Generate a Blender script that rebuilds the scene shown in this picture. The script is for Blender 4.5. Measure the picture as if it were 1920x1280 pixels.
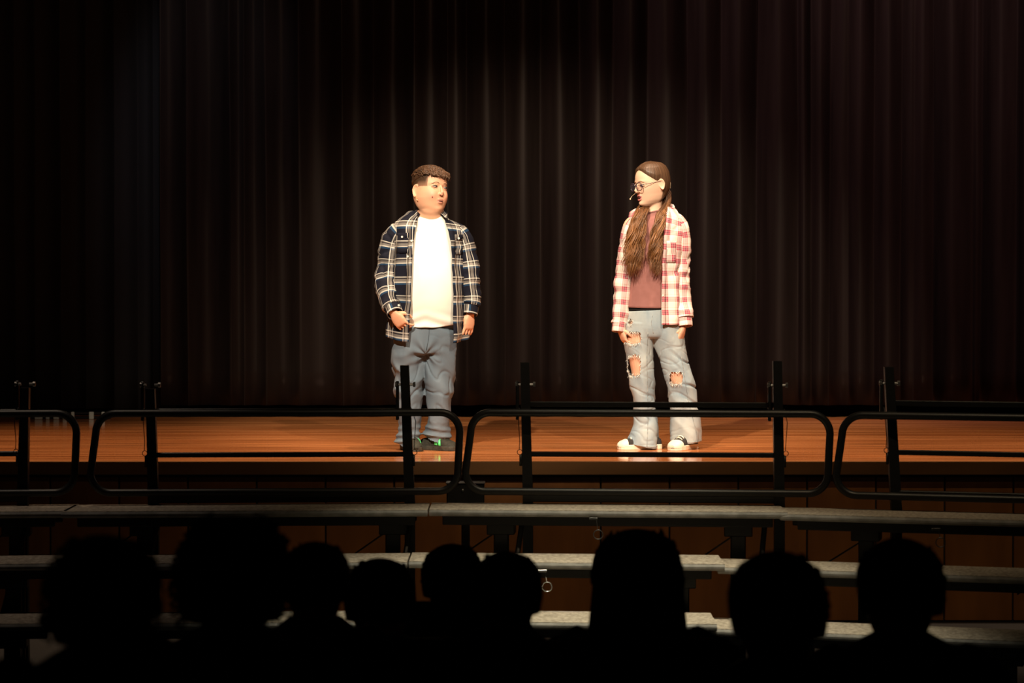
import bpy, bmesh, math, random
from mathutils import Vector, Matrix, noise

# ------------------------------------------------------------------ clear
for o in list(bpy.data.objects):
    bpy.data.objects.remove(o, do_unlink=True)
scene = bpy.context.scene
COL = scene.collection
PI = math.pi

# ------------------------------------------------------------------ camera
FPX = 4400.0                      # focal length in pixels of the 1920x1280 frame
CAMZ = 1.716
PITCH = math.atan(120.0 / FPX)
cam_d = bpy.data.cameras.new('camera')
cam_d.sensor_width = 36.0
cam_d.lens = FPX / 1920.0 * 36.0
cam_d.clip_start = 0.1
cam_d.clip_end = 100
cam_d.dof.use_dof = True
cam_d.dof.focus_distance = 12.3
cam_d.dof.aperture_fstop = 4.0
cam = bpy.data.objects.new('camera', cam_d)
COL.objects.link(cam)
cam.location = (0, 0, CAMZ)
cam.rotation_euler = (PI / 2 - PITCH, 0, 0)
scene.camera = cam

# ------------------------------------------------------------------ world, exposure, stage lights and added fills
world = bpy.data.worlds.new('world')
scene.world = world
world.use_nodes = True
world.node_tree.nodes['Background'].inputs[0].default_value = (0, 0, 0, 1)
world.node_tree.nodes['Background'].inputs[1].default_value = 0
scene.view_settings.view_transform = 'Standard'
scene.view_settings.look = 'None'
scene.view_settings.gamma = 1.0
scene.view_settings.use_curve_mapping = False
scene.view_settings.exposure = 0.0


def spot(name, loc, target, power, color, angle, blend=0.5, radius=0.08):
    l = bpy.data.lights.new(name, 'SPOT')
    l.energy = power
    l.color = color
    l.spot_size = math.radians(angle)
    l.spot_blend = blend
    l.shadow_soft_size = radius
    o = bpy.data.objects.new(name, l)
    COL.objects.link(o)
    o.location = loc
    o.rotation_euler = (Vector(target) - Vector(loc)).to_track_quat('-Z', 'Y').to_euler()
    return o


spot('front_spotlight', (-1.7, 5.2, 6.6), (-0.2, 12.4, 2.30), 4600, (1.0, 0.86, 0.67), 25, 0.6)
spot('front_spotlight', (2.4, 5.2, 6.6), (0.5, 12.4, 2.30), 1900, (1.0, 0.82, 0.62), 25, 0.6)
spot('front_fill', (0.2, 4.0, 6.7), (0.2, 14.0, 2.9), 400, (1.0, 0.72, 0.52), 52, 1.0)  # unseen wide lamp added to lift the curtain and stage front
spot('overhead_fill', (-2.3, 11.7, 6.5), (-2.2, 12.35, 0.8), 1350, (1.0, 0.69, 0.44), 50, 1.0)  # this unseen lamp and the next two are added to brighten the boards
spot('overhead_fill', (2.3, 11.7, 6.5), (2.2, 12.35, 0.8), 1500, (1.0, 0.71, 0.48), 50, 1.0)
spot('overhead_fill', (0.1, 11.7, 6.5), (0.1, 12.35, 0.8), 820, (1.0, 0.70, 0.46), 46, 1.0)
spot('curtain_wash', (3.0, 12.6, 6.2), (2.5, 15.4, 3.1), 900, (1.0, 0.64, 0.68), 60, 0.9)
spot('curtain_wash', (-1.9, 12.9, 6.1), (-1.95, 15.4, 2.7), 330, (0.80, 0.86, 1.0), 24, 0.9)
spot('riser_fill', (0.3, 8.5, 6.5), (0.3, 8.8, 0.4), 2000, (1.0, 0.91, 0.66), 31, 1.0)  # unseen lamp added above the risers to brighten their decks
spot('riser_fill', (-2.4, 9.7, 6.5), (-2.4, 10.3, 0.7), 170, (1.0, 0.80, 0.62), 32, 1.0)  # second added lamp, lifts the rear decks on the left
spot('stage_front_fill', (1.6, 7.6, 6.4), (0.9, 11.6, 0.2), 330, (1.0, 0.76, 0.46), 46, 0.9)  # unseen lamp added to lift the dim stage front panels

# ------------------------------------------------------------------ pixel helpers
_F = Vector((0, math.cos(PITCH), -math.sin(PITCH)))
_U = Vector((0, math.sin(PITCH), math.cos(PITCH)))
_C = Vector((0, 0, CAMZ))


def ray(px, py):
    return _F + Vector((1, 0, 0)) * ((px - 960.0) / FPX) + _U * ((640.0 - py) / FPX)


def at_y(px, py, Y):
    d = ray(px, py)
    return _C + d * (Y / d.y)


def at_z(px, py, Z):
    d = ray(px, py)
    return _C + d * ((Z - CAMZ) / d.z)


# ------------------------------------------------------------------ materials
MATS = {}


def mat(name, color, rough=0.6, metal=0.0, spec=0.5, coat=0.0, sheen=0.0, emit=None, alpha=None, trans=0.0, sss=0.0):
    m = bpy.data.materials.new(name)
    m.use_nodes = True
    b = m.node_tree.nodes['Principled BSDF']
    b.inputs['Base Color'].default_value = (*color, 1)
    b.inputs['Roughness'].default_value = rough
    b.inputs['Metallic'].default_value = metal
    b.inputs['Specular IOR Level'].default_value = spec
    b.inputs['Coat Weight'].default_value = coat
    b.inputs['Sheen Weight'].default_value = sheen
    b.inputs['Transmission Weight'].default_value = trans
    if sss:
        b.inputs['Subsurface Weight'].default_value = sss
        b.inputs['Subsurface Radius'].default_value = (0.012, 0.005, 0.003)
        b.inputs['Subsurface Scale'].default_value = 1.0
    MATS[name] = m
    return m


def nodes(m):
    return m.node_tree.nodes, m.node_tree.links, m.node_tree.nodes['Principled BSDF']


def noisy(m, c1, c2, scale=(5, 5, 5), detail=4, bump=0.0, coord='Object', lo=0.35, hi=0.65):
    N, L, b = nodes(m)
    tc = N.new('ShaderNodeTexCoord')
    mp = N.new('ShaderNodeMapping')
    mp.inputs['Scale'].default_value = scale
    nt = N.new('ShaderNodeTexNoise')
    nt.inputs['Scale'].default_value = 1.0
    nt.inputs['Detail'].default_value = detail
    rp = N.new('ShaderNodeValToRGB')
    rp.color_ramp.elements[0].position = lo
    rp.color_ramp.elements[1].position = hi
    rp.color_ramp.elements[0].color = (*c1, 1)
    rp.color_ramp.elements[1].color = (*c2, 1)
    L.new(tc.outputs[coord], mp.inputs[0])
    L.new(mp.outputs[0], nt.inputs['Vector'])
    L.new(nt.outputs['Fac'], rp.inputs[0])
    L.new(rp.outputs[0], b.inputs['Base Color'])
    if bump:
        bp = N.new('ShaderNodeBump')
        bp.inputs['Strength'].default_value = bump
        bp.inputs['Distance'].default_value = 0.004
        L.new(nt.outputs['Fac'], bp.inputs['Height'])
        L.new(bp.outputs[0], b.inputs['Normal'])
    return m


def attr_mat(name, rough=0.6, spec=0.4, sss=0.0, attr='Col'):
    m = mat(name, (1, 1, 1), rough, spec=spec, sss=sss)
    N, L, b = nodes(m)
    a = N.new('ShaderNodeAttribute')
    a.attribute_name = attr
    L.new(a.outputs['Color'], b.inputs['Base Color'])
    return m


def plaid(name, ru, rv, pu, pv, rough=0.85):
    m = mat(name, (1, 1, 1), rough, spec=0.2)
    N, L, b = nodes(m)
    uv = N.new('ShaderNodeUVMap')
    uv.uv_map = 'UVMap'
    sp = N.new('ShaderNodeSeparateXYZ')
    L.new(uv.outputs[0], sp.inputs[0])
    outs = []
    for ax, r, p in ((0, ru, pu), (1, rv, pv)):
        d = N.new('ShaderNodeMath')
        d.operation = 'DIVIDE'
        d.inputs[1].default_value = p
        L.new(sp.outputs[ax], d.inputs[0])
        fr = N.new('ShaderNodeMath')
        fr.operation = 'FRACT'
        L.new(d.outputs[0], fr.inputs[0])
        cr = N.new('ShaderNodeValToRGB')
        cr.color_ramp.interpolation = 'CONSTANT'
        els = cr.color_ramp.elements
        els[0].position = r[0][0]
        els[0].color = (*r[0][1], 1)
        els[1].position = r[1][0]
        els[1].color = (*r[1][1], 1)
        for pos, c in r[2:]:
            e = els.new(pos)
            e.color = (*c, 1)
        L.new(fr.outputs[0], cr.inputs[0])
        outs.append(cr)
    mx = N.new('ShaderNodeMix')
    mx.data_type = 'RGBA'
    mx.inputs[0].default_value = 0.5
    L.new(outs[0].outputs[0], mx.inputs[6])
    L.new(outs[1].outputs[0], mx.inputs[7])
    L.new(mx.outputs[2], b.inputs['Base Color'])
    return m


NAVY = (0.006, 0.0065, 0.014)
BLUE = (0.02, 0.07, 0.15)
WHT = (0.80, 0.74, 0.64)
GRY = (0.28, 0.25, 0.22)
BLK = (0.012, 0.008, 0.010)
bu = [(0, NAVY), (0.34, WHT), (0.38, NAVY), (0.46, GRY), (0.60, BLK), (0.64, WHT), (0.70, NAVY)]
bv = [(0, NAVY), (0.30, BLUE), (0.40, WHT), (0.47, GRY), (0.60, BLK), (0.65, GRY), (0.69, WHT), (0.73, NAVY)]
plaid('navy_plaid', bu, bv, 0.094, 0.094)
CRM = (0.80, 0.70, 0.62)
RED = (0.40, 0.03, 0.07)
PNK = (0.52, 0.19, 0.20)
DRK = (0.11, 0.05, 0.08)
TAN = (0.62, 0.42, 0.28)
gu = [(0, CRM), (0.28, RED), (0.36, PNK), (0.46, DRK), (0.52, PNK), (0.64, RED), (0.70, CRM), (0.80, TAN), (0.84, CRM)]
gv = [(0, CRM), (0.30, RED), (0.37, PNK), (0.46, DRK), (0.51, PNK), (0.62, RED), (0.68, CRM), (0.84, TAN), (0.87, CRM)]
plaid('red_plaid', gu, gv, 0.066, 0.070)

attr_mat('skin', 0.5, 0.35)
attr_mat('hair_strands', 0.42, 0.45)
noisy(mat('white_cotton', (0.8, 0.78, 0.7), 0.9, spec=0.15), (0.80, 0.77, 0.68), (0.84, 0.81, 0.73), (6, 6, 6))
noisy(mat('rose_cotton', (0.3, 0.13, 0.11), 0.9, spec=0.15), (0.27, 0.115, 0.10), (0.30, 0.13, 0.115), (30, 30, 30))
noisy(mat('slate_twill', (0.1, 0.14, 0.18), 0.85, spec=0.2), (0.105, 0.135, 0.165), (0.14, 0.17, 0.20), (7, 7, 3), bump=0.2)
noisy(mat('pale_denim', (0.4, 0.5, 0.55), 0.85, spec=0.2), (0.235, 0.295, 0.335), (0.40, 0.43, 0.42), (9, 9, 4), 6, bump=0.25)
mat('denim_thread', (0.72, 0.68, 0.60), 0.9)
noisy(mat('denim_stitch', (0.3, 0.32, 0.33), 0.9), (0.16, 0.19, 0.21), (0.45, 0.45, 0.42), (60, 60, 60))
mat('black_cloth', (0.010, 0.009, 0.009), 0.9, spec=0.1)
mat('button', (0.75, 0.70, 0.60), 0.35)
mat('eye_white', (0.50, 0.46, 0.42), 0.3)
mat('mouth_dark', (0.05, 0.008, 0.008), 0.6)
mat('teeth', (0.8, 0.75, 0.65), 0.4)
mat('lash', (0.03, 0.018, 0.012), 0.7)
mat('gold_wire', (0.75, 0.50, 0.22), 0.3, metal=1.0)
mat('mic_beige', (0.75, 0.55, 0.36), 0.5)
mat('frame_plum', (0.05, 0.03, 0.045), 0.25)
mat('lens_glass', (1, 1, 1), 0.02, trans=1.0)
_N, _L, _b = nodes(MATS['lens_glass'])
_tr = _N.new('ShaderNodeBsdfTransparent')
_mx = _N.new('ShaderNodeMixShader')
_mx.inputs[0].default_value = 0.05
_b.inputs['Transmission Weight'].default_value = 0
_b.inputs['Base Color'].default_value = (0.35, 0.28, 0.34, 1)
_L.new(_tr.outputs[0], _mx.inputs[1])
_L.new(_b.outputs[0], _mx.inputs[2])
_L.new(_mx.outputs[0], _N['Material Output'].inputs['Surface'])
noisy(mat('olive_knit', (0.05, 0.05, 0.03), 0.8), (0.014, 0.013, 0.008), (0.026, 0.024, 0.014), (90, 90, 90), bump=0.3)
noisy(mat('olive_sole', (0.06, 0.055, 0.04), 0.7), (0.016, 0.015, 0.010), (0.045, 0.040, 0.028), (50, 50, 50))
mat('neon_green', (0.10, 0.80, 0.22), 0.4)
mat('canvas_black', (0.018, 0.015, 0.015), 0.85)
mat('rubber_cream', (0.80, 0.70, 0.55), 0.5)
mat('black_metal', (0.012, 0.012, 0.012), 0.42, spec=0.4)
mat('chrome', (0.42, 0.42, 0.42), 0.42, metal=1.0)
mat('dull_steel', (0.10, 0.10, 0.10), 0.5, metal=1.0)
mat('bright_chrome', (0.85, 0.85, 0.85), 0.22, metal=1.0)
mat('label_lit_edge_pale', (0.55, 0.55, 0.52), 0.6)
noisy(mat('carpet_grey', (0.12, 0.11, 0.1), 0.95, spec=0.1), (0.25, 0.215, 0.175), (0.52, 0.45, 0.37), (70, 70, 70), 5, bump=0.4)
noisy(mat('deck_edge', (0.12, 0.12, 0.11), 0.7), (0.16, 0.155, 0.145), (0.26, 0.25, 0.235), (20, 20, 20))
noisy(mat('panel_wood', (0.2, 0.08, 0.03), 0.5, spec=0.3), (0.100, 0.034, 0.006), (0.175, 0.064, 0.013), (5, 5, 1.2), 5)
noisy(mat('nosing_wood', (0.25, 0.1, 0.04), 0.45, spec=0.3), (0.060, 0.026, 0.007), (0.10, 0.043, 0.012), (1.2, 5, 5), 5)
noisy(mat('hall_floor', (0.03, 0.028, 0.025), 0.5), (0.006, 0.0055, 0.005), (0.010, 0.009, 0.008), (3, 3, 3))
noisy(mat('hall_wall', (0.02, 0.018, 0.017), 0.9), (0.016, 0.014, 0.013), (0.026, 0.023, 0.021), (2, 2, 2))
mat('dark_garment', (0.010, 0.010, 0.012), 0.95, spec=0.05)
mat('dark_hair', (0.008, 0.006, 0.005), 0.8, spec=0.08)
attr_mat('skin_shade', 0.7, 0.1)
mat('pale_slat', (0.62, 0.68, 0.62), 0.6)


def curtain_material():
    m = mat('curtain_velour', (0.03, 0.025, 0.023), 0.38, spec=0.09)
    N, L, b = nodes(m)
    b.inputs['Sheen Weight'].default_value = 0.0
    b.inputs['Sheen Roughness'].default_value = 0.35
    b.inputs['Sheen Tint'].default_value = (0.8, 0.65, 0.6, 1)
    noisy(m, (0.0056, 0.0038, 0.0033), (0.0090, 0.0062, 0.0054), (14, 14, 0.8), 5)
    b.inputs['Specular Tint'].default_value = (1.0, 0.80, 0.70, 1)
    return m


curtain_material()


def stage_wood():
    m = mat('stage_boards', (0.4, 0.14, 0.05), 0.28, spec=0.36)
    N, L, b = nodes(m)
    tc = N.new('ShaderNodeTexCoord')
    # board-by-board tone: boards run across the stage (X)
    br = N.new('ShaderNodeTexBrick')
    br.inputs['Scale'].default_value = 1.0
    br.inputs['Brick Width'].default_value = 400.0
    br.inputs['Row Height'].default_value = 0.057
    br.inputs['Mortar Size'].default_value = 0.0012
    br.inputs['Mortar Smooth'].default_value = 0.3
    br.inputs['Bias'].default_value = 0.0
    br.inputs['Color1'].default_value = (0.55, 0.185, 0.058, 1)
    br.inputs['Color2'].default_value = (0.76, 0.31, 0.115, 1)
    br.inputs['Mortar'].default_value = (0.07, 0.022, 0.010, 1)
    bmap = N.new('ShaderNodeMapping')
    bmap.inputs['Location'].default_value = (100.3, 0, 0)
    L.new(tc.outputs['Object'], bmap.inputs[0])
    L.new(bmap.outputs[0], br.inputs['Vector'])
    mp = N.new('ShaderNodeMapping')
    mp.inputs['Scale'].default_value = (0.8, 14, 1)
    nt = N.new('ShaderNodeTexNoise')
    nt.inputs['Scale'].default_value = 1.5
    nt.inputs['Detail'].default_value = 6
    L.new(tc.outputs['Object'], mp.inputs[0])
    L.new(mp.outputs[0], nt.inputs['Vector'])
    rp = N.new('ShaderNodeValToRGB')
    rp.color_ramp.elements[0].position = 0.3
    rp.color_ramp.elements[0].color = (0.62, 0.55, 0.5, 1)
    rp.color_ramp.elements[1].position = 0.72
    rp.color_ramp.elements[1].color = (1.15, 1.1, 1.05, 1)
    L.new(nt.outputs['Fac'], rp.inputs[0])
    mx = N.new('ShaderNodeMix')
    mx.data_type = 'RGBA'
    mx.blend_type = 'MULTIPLY'
    mx.inputs[0].default_value = 1.0
    L.new(br.outputs['Color'], mx.inputs[6])
    L.new(rp.outputs[0], mx.inputs[7])
    sm = N.new('ShaderNodeMapping')
    sm.inputs['Scale'].default_value = (2.2, 26, 1)
    sn = N.new('ShaderNodeTexNoise')
    sn.inputs['Scale'].default_value = 2.0
    sn.inputs['Detail'].default_value = 3
    L.new(tc.outputs['Object'], sm.inputs[0])
    L.new(sm.outputs[0], sn.inputs['Vector'])
    sr = N.new('ShaderNodeMapRange')
    sr.inputs[1].default_value = 0.76
    sr.inputs[2].default_value = 0.80
    L.new(sn.outputs['Fac'], sr.inputs[0])
    m2 = N.new('ShaderNodeMix')
    m2.data_type = 'RGBA'
    m2.inputs[7].default_value = (0.9, 0.75, 0.55, 1)
    L.new(sr.outputs[0], m2.inputs[0])
    L.new(mx.outputs[2], m2.inputs[6])
    L.new(m2.outputs[2], b.inputs['Base Color'])
    # worn finish: roughness varies along the boards
    rr = N.new('ShaderNodeMapRange')
    rr.inputs[1].default_value = 0.3
    rr.inputs[2].default_value = 0.7
    rr.inputs[3].default_value = 0.07
    rr.inputs[4].default_value = 0.17
    L.new(nt.outputs['Fac'], rr.inputs[0])
    L.new(rr.outputs[0], b.inputs['Roughness'])
    return m


stage_wood()


# ------------------------------------------------------------------ mesh builder
class MB:
    def __init__(s):
        s.v = []
        s.f = []
        s.uv = []
        s.c = []

    def add(s, verts, faces, uvs=None, cols=None):
        b = len(s.v)
        s.v += [tuple(p) for p in verts]
        s.f += [tuple(b + i for i in f) for f in faces]
        s.uv += uvs if uvs else [(0.0, 0.0)] * len(verts)
        s.c += cols if cols else [(1.0, 1.0, 1.0)] * len(verts)

    def box(s, c, d, M=None):
        x, y, z = d[0] / 2, d[1] / 2, d[2] / 2
        vs = [Vector((sx * x, sy * y, sz * z)) for sz in (-1, 1) for sy in (-1, 1) for sx in (-1, 1)]
        if M:
            vs = [M @ p for p in vs]
        vs = [p + Vector(c) for p in vs]
        s.add(vs, [(0, 2, 3, 1), (4, 5, 7, 6), (0, 1, 5, 4), (2, 6, 7, 3), (0, 4, 6, 2), (1, 3, 7, 5)])

    def bbox(s, c, d, bev=0.004, M=None):
        # box with chamfered vertical and horizontal edges (8 corners cut)
        x, y, z = d[0] / 2, d[1] / 2, d[2] / 2
        bm = bmesh.new()
        bmesh.ops.create_cube(bm, size=1.0)
        for v in bm.verts:
            v.co = Vector((v.co.x * d[0], v.co.y * d[1], v.co.z * d[2]))
        bmesh.ops.bevel(bm, geom=list(bm.edges), offset=min(bev, min(d) * 0.45), segments=1, affect='EDGES')
        bm.verts.index_update()
        vs = [v.co.copy() for v in bm.verts]
        if M:
            vs = [M @ p for p in vs]
        s.add([p + Vector(c) for p in vs], [[v.index for v in f.verts] for f in bm.faces])
        bm.free()

    def prism(s, poly, z0, z1):
        # poly: list of (x, y) counter-clockwise seen from above
        n = len(poly)
        vs = [(p[0], p[1], z0) for p in poly] + [(p[0], p[1], z1) for p in poly]
        fs = [tuple(range(n - 1, -1, -1)), tuple(range(n, 2 * n))]
        fs += [(i, (i + 1) % n, n + (i + 1) % n, n + i) for i in range(n)]
        s.add(vs, fs)

    def tube(s, path, r, n=8, closed=False, cap=True, col=None):
        pts = [Vector(p) for p in path]
        m = len(pts)
        rs = r if isinstance(r, (list, tuple)) else [r] * m
        T = []
        for i in range(m):
            if closed:
                t = pts[(i + 1) % m] - pts[i - 1]
            else:
                t = pts[min(i + 1, m - 1)] - pts[max(i - 1, 0)]
            T.append(t.normalized() if t.length > 1e-9 else Vector((0, 0, 1)))
        up = Vector((0, 0, 1)) if abs(T[0].z) < 0.9 else Vector((0, 1, 0))
        nrm = (up - T[0] * up.dot(T[0])).normalized()
        vs = []
        for i in range(m):
            nrm = (nrm - T[i] * nrm.dot(T[i]))
            nrm = nrm.normalized() if nrm.length > 1e-6 else T[i].orthogonal().normalized()
            b = T[i].cross(nrm)
            for k in range(n):
                a = 2 * PI * k / n
                vs.append(pts[i] + (nrm * math.cos(a) + b * math.sin(a)) * rs[i])
        fs = []
        for i in range(m if closed else m - 1):
            j = (i + 1) % m
            for k in range(n):
                fs.append((i * n + k, i * n + (k + 1) % n, j * n + (k + 1) % n, j * n + k))
        if cap and not closed:
            fs.append(tuple(range(n - 1, -1, -1)))
            fs.append(tuple((m - 1) * n + k for k in range(n)))
        s.add(vs, fs, None, [col] * len(vs) if col else None)

    def ell(s, c, r, M=None, nu=20, nv=12):
        vs = [Vector((0, 0, r[2]))]
        for j in range(1, nv):
            p = PI * j / nv
            for i in range(nu):
                a = 2 * PI * i / nu
                vs.append(Vector((r[0] * math.sin(p) * math.cos(a), r[1] * math.sin(p) * math.sin(a), r[2] * math.cos(p))))
        vs.append(Vector((0, 0, -r[2])))
        fs = [(0, 1 + i, 1 + (i + 1) % nu) for i in range(nu)]
        for j in range(nv - 2):
            for i in range(nu):
                a, b = 1 + j * nu, 1 + (j + 1) * nu
                fs.append((a + i, b + i, b + (i + 1) % nu, a + (i + 1) % nu))
        e = len(vs) - 1
        a = 1 + (nv - 2) * nu
        fs += [(e, a + (i + 1) % nu, a + i) for i in range(nu)]
        if M:
            vs = [M @ p for p in vs]
        s.add([p + Vector(c) for p in vs], fs)

    def grid(s, rings, closed, caps=False, uvs=None, cols=None):
        # rings: list of equal-length point lists; closed joins the last point to the first
        n = len(rings[0])
        vs = [p for r in rings for p in r]
        fs = []
        for i in range(len(rings) - 1):
            for k in range(n if closed else n - 1):
                k2 = (k + 1) % n
                fs.append((i * n + k, i * n + k2, (i + 1) * n + k2, (i + 1) * n + k))
        if caps:
            fs.append(tuple(range(n - 1, -1, -1)))
            fs.append(tuple((len(rings) - 1) * n + k for k in range(n)))
        s.add(vs, fs, [u for r in uvs for u in r] if uvs else None, [u for r in cols for u in r] if cols else None)

    def xf(s, M, start=0):
        for i in range(start, len(s.v)):
            s.v[i] = tuple(M @ Vector(s.v[i]))

    def mesh(s, name, recalc=True):
        me = bpy.data.meshes.new(name)
        me.from_pydata(s.v, [], s.f)
        if any(u != (0.0, 0.0) for u in s.uv[:400]) or any(u != (0.0, 0.0) for u in s.uv):
            ul = me.uv_layers.new(name='UVMap')
            idx = [0] * len(me.loops)
            me.loops.foreach_get('vertex_index', idx)
            flat = []
            for i in idx:
                flat += s.uv[i]
            ul.data.foreach_set('uv', flat)
        if any(c != (1.0, 1.0, 1.0) for c in s.c):
            ca = me.color_attributes.new('Col', 'FLOAT_COLOR', 'POINT')
            flat = []
            for c in s.c:
                flat += [c[0], c[1], c[2], 1.0]
            ca.data.foreach_set('color', flat)
        if recalc:
            bm = bmesh.new()
            bm.from_mesh(me)
            bmesh.ops.recalc_face_normals(bm, faces=bm.faces)
            bm.to_mesh(me)
            bm.free()
        return me

    def build(s, name, m, parent=None, smooth=False, loc=None, solid=None, recalc=True):
        me = s.mesh(name, recalc)
        return link(name, me, m, parent, smooth, loc, solid)


def link(name, me, m, parent=None, smooth=False, loc=None, solid=None):
    o = bpy.data.objects.new(name, me)
    COL.objects.link(o)
    if m:
        me.materials.append(MATS[m])
    if smooth:
        me.polygons.foreach_set('use_smooth', [True] * len(me.polygons))
    if loc:
        o.location = loc
    if parent:
        o.parent = parent
    if solid:
        md = o.modifiers.new('thickness', 'SOLIDIFY')
        md.thickness = solid
        md.offset = -1
    return o


def tag(o, label, cat, group=None):
    o['label'] = label
    o['category'] = cat
    if group:
        o['group'] = group
    return o


def structure(o):
    o['kind'] = 'structure'
    return o


def empty(name, loc, rz=0.0):
    o = bpy.data.objects.new(name, None)
    COL.objects.link(o)
    o.location = loc
    o.rotation_euler = (0, 0, rz)
    o.empty_display_size = 0.1
    return o


def cat_rom(pts, t):
    # pts: list of tuples, t in 0..len-1
    n = len(pts)
    i = min(int(t), n - 2)
    u = t - i
    p0, p1, p2, p3 = pts[max(i - 1, 0)], pts[i], pts[i + 1], pts[min(i + 2, n - 1)]
    out = []
    for a, b, c, d in zip(p0, p1, p2, p3):
        out.append(0.5 * ((2 * b) + (-a + c) * u + (2 * a - 5 * b + 4 * c - d) * u * u + (-a + 3 * b - 3 * c + d) * u ** 3))
    return out


def spw(x, e):
    return math.copysign(abs(x) ** e, x)


def sweep(ctrl, nring, nseg, ex=1.0, edges=None, wr=None, uvs=True):
    """Tube along ctrl = [(x,y,z,rx,ry)...]; edges = [(xl,xr)...] opens its front between two x positions.
    wr(point, t, theta) gives an outward offset. Returns rings, uvs (theta=0 at the back)."""
    n = len(ctrl)
    cs = [cat_rom(ctrl, t * (n - 1) / (nring - 1)) for t in range(nring)]
    es = [cat_rom(edges, t * (n - 1) / (nring - 1)) for t in range(nring)] if edges else None
    rings, uv = [], []
    v = 0.0
    per = sum(2 * PI * math.sqrt((c[3] ** 2 + c[4] ** 2) / 2) for c in cs) / nring
    for i, c in enumerate(cs):
        ctr = Vector(c[:3])
        a, b = Vector(cs[max(i - 1, 0)][:3]), Vector(cs[min(i + 1, nring - 1)][:3])
        T = (a - b).normalized()          # points up when ctrl runs downwards
        D = Vector((0, 1, 0)) - T * T.y
        D.normalize()
        Lx = D.cross(T)
        rx, ry = c[3], c[4]
        if i:
            v += (ctr - Vector(cs[i - 1][:3])).length
        if es:
            er = max(-0.98, min(0.98, (es[i][1] - ctr.x) / rx))
            el = max(-0.98, min(0.98, (es[i][0] - ctr.x) / rx))
            th1 = PI - math.asin(er)
            th0 = -(PI - math.asin(-el))
        else:
            th0, th1 = 0.0, 2 * PI
        ring, ru = [], []
        for k in range(nseg + 1):
            th = th0 + (th1 - th0) * k / nseg
            sx, cy = spw(math.sin(th), ex), spw(math.cos(th), ex)
            p = ctr + Lx * (rx * sx) + D * (ry * cy)
            if wr:
                nn = (Lx * (sx / max(rx, 1e-4)) + D * (cy / max(ry, 1e-4))).normalized()
                p = p + nn * wr(p, i / (nring - 1), th)
            ring.append(p)
            # measured from the front so that the cloth pattern meets at the placket
            ru.append((th / (2 * PI) * per + 3.0, 5.0 - v))
        rings.append(ring)
        uv.append(ru)
    return rings, uv


def remesh(mb, name, voxel, smooth_iter=4, fac=0.5):
    me = mb.mesh(name)
    o = bpy.data.objects.new('temporary_mesh', me)
    COL.objects.link(o)
    md = o.modifiers.new('r', 'REMESH')
    md.mode = 'VOXEL'
    md.voxel_size = voxel
    if smooth_iter:
        sm = o.modifiers.new('s', 'SMOOTH')
        sm.factor = fac
        sm.iterations = smooth_iter
    dg = bpy.context.evaluated_depsgraph_get()
    me2 = bpy.data.meshes.new_from_object(o.evaluated_get(dg))
    bpy.data.objects.remove(o, do_unlink=True)
    bpy.data.meshes.remove(me)
    me2.name = name
    return me2


def color_verts(me, fn):
    ca = me.color_attributes.new('Col', 'FLOAT_COLOR', 'POINT')
    flat = []
    for v in me.vertices:
        c = fn(v.co)
        flat += [c[0], c[1], c[2], 1.0]
    ca.data.foreach_set('color', flat)


def fold(p, seed, s, ridge=True):
    n = noise.noise(Vector((p.x * s[0] + seed, p.y * s[1] + seed * 1.7, p.z * s[2] - seed)))
    return (1 - 2.2 * abs(n)) if ridge else n


def mixc(a, b, t):
    t = max(0.0, min(1.0, t))
    return tuple(x + (y - x) * t for x, y in zip(a, b))


# ================================================================== SETTING
HS = 0.80                                   # stage height
YF = at_z(960, 866, HS).y                   # stage front edge
YC = 15.25                                  # curtain line
YB = 18.5                                   # rear wall of the stage
YR = -2.5                                   # rear of the hall seen from the stage
XW = 7.5
ZC = 6.9


def slab(name, c, d, m):
    mb = MB()
    mb.box((0, 0, 0), d)
    return structure(mb.build(name, m, loc=c))


slab('floor', (0, (YR + YB) / 2, -0.06), (2 * XW, YB - YR, 0.12), 'hall_floor')
slab('ceiling', (0, (YR + YB) / 2, ZC + 0.1), (2 * XW + 0.4, YB - YR + 0.4, 0.2), 'hall_wall')
slab('wall_left', (-XW - 0.1, (YR + YB) / 2, ZC / 2), (0.2, YB - YR, ZC), 'hall_wall')
slab('wall_right', (XW + 0.1, (YR + YB) / 2, ZC / 2), (0.2, YB - YR, ZC), 'hall_wall')
slab('wall_stage_rear', (0, YB + 0.1, ZC / 2), (2 * XW + 0.4, 0.2, ZC), 'hall_wall')
slab('wall_hall_rear', (0, YR - 0.1, ZC / 2), (2 * XW + 0.4, 0.2, ZC), 'hall_wall')
slab('floor_stage', (0, (YF + YB) / 2, HS - 0.03), (2 * XW, YB - YF, 0.06), 'stage_boards')
o = slab('trim_1', (0, YF + 0.012, HS - 0.03), (2 * XW, 0.05, 0.062), 'nosing_wood')
slab('trim_shadow_gap', (0, YF + 0.05, HS - 0.066), (2 * XW, 0.05, 0.012), 'black_metal')  # black strip put in for the shadowed gap under the nosing
# stage front wall: backing + one board panel per joint
wf = slab('wall_stage_front', (0, YF + 0.08, (HS - 0.072) / 2), (2 * XW, 0.04, HS - 0.072), 'black_metal')
pw = 0.343
x0 = at_y(91, 900, YF).x
mb = MB()
mb.bbox((0, 0, 0), (pw - 0.008, 0.022, HS - 0.08), 0.003)
pme = mb.mesh('panel')
pme.materials.append(MATS['panel_wood'])
k0 = int((-XW - x0) / pw) + 1
k = k0
rnd = random.Random(4)
while x0 + (k + 1) * pw < XW - 0.02:
    o = bpy.data.objects.new('panel', pme)
    COL.objects.link(o)
    o.parent = wf
    o.location = (x0 + (k + 0.5) * pw, -0.031 + rnd.uniform(-0.002, 0.002), 0)
    k += 1

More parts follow.
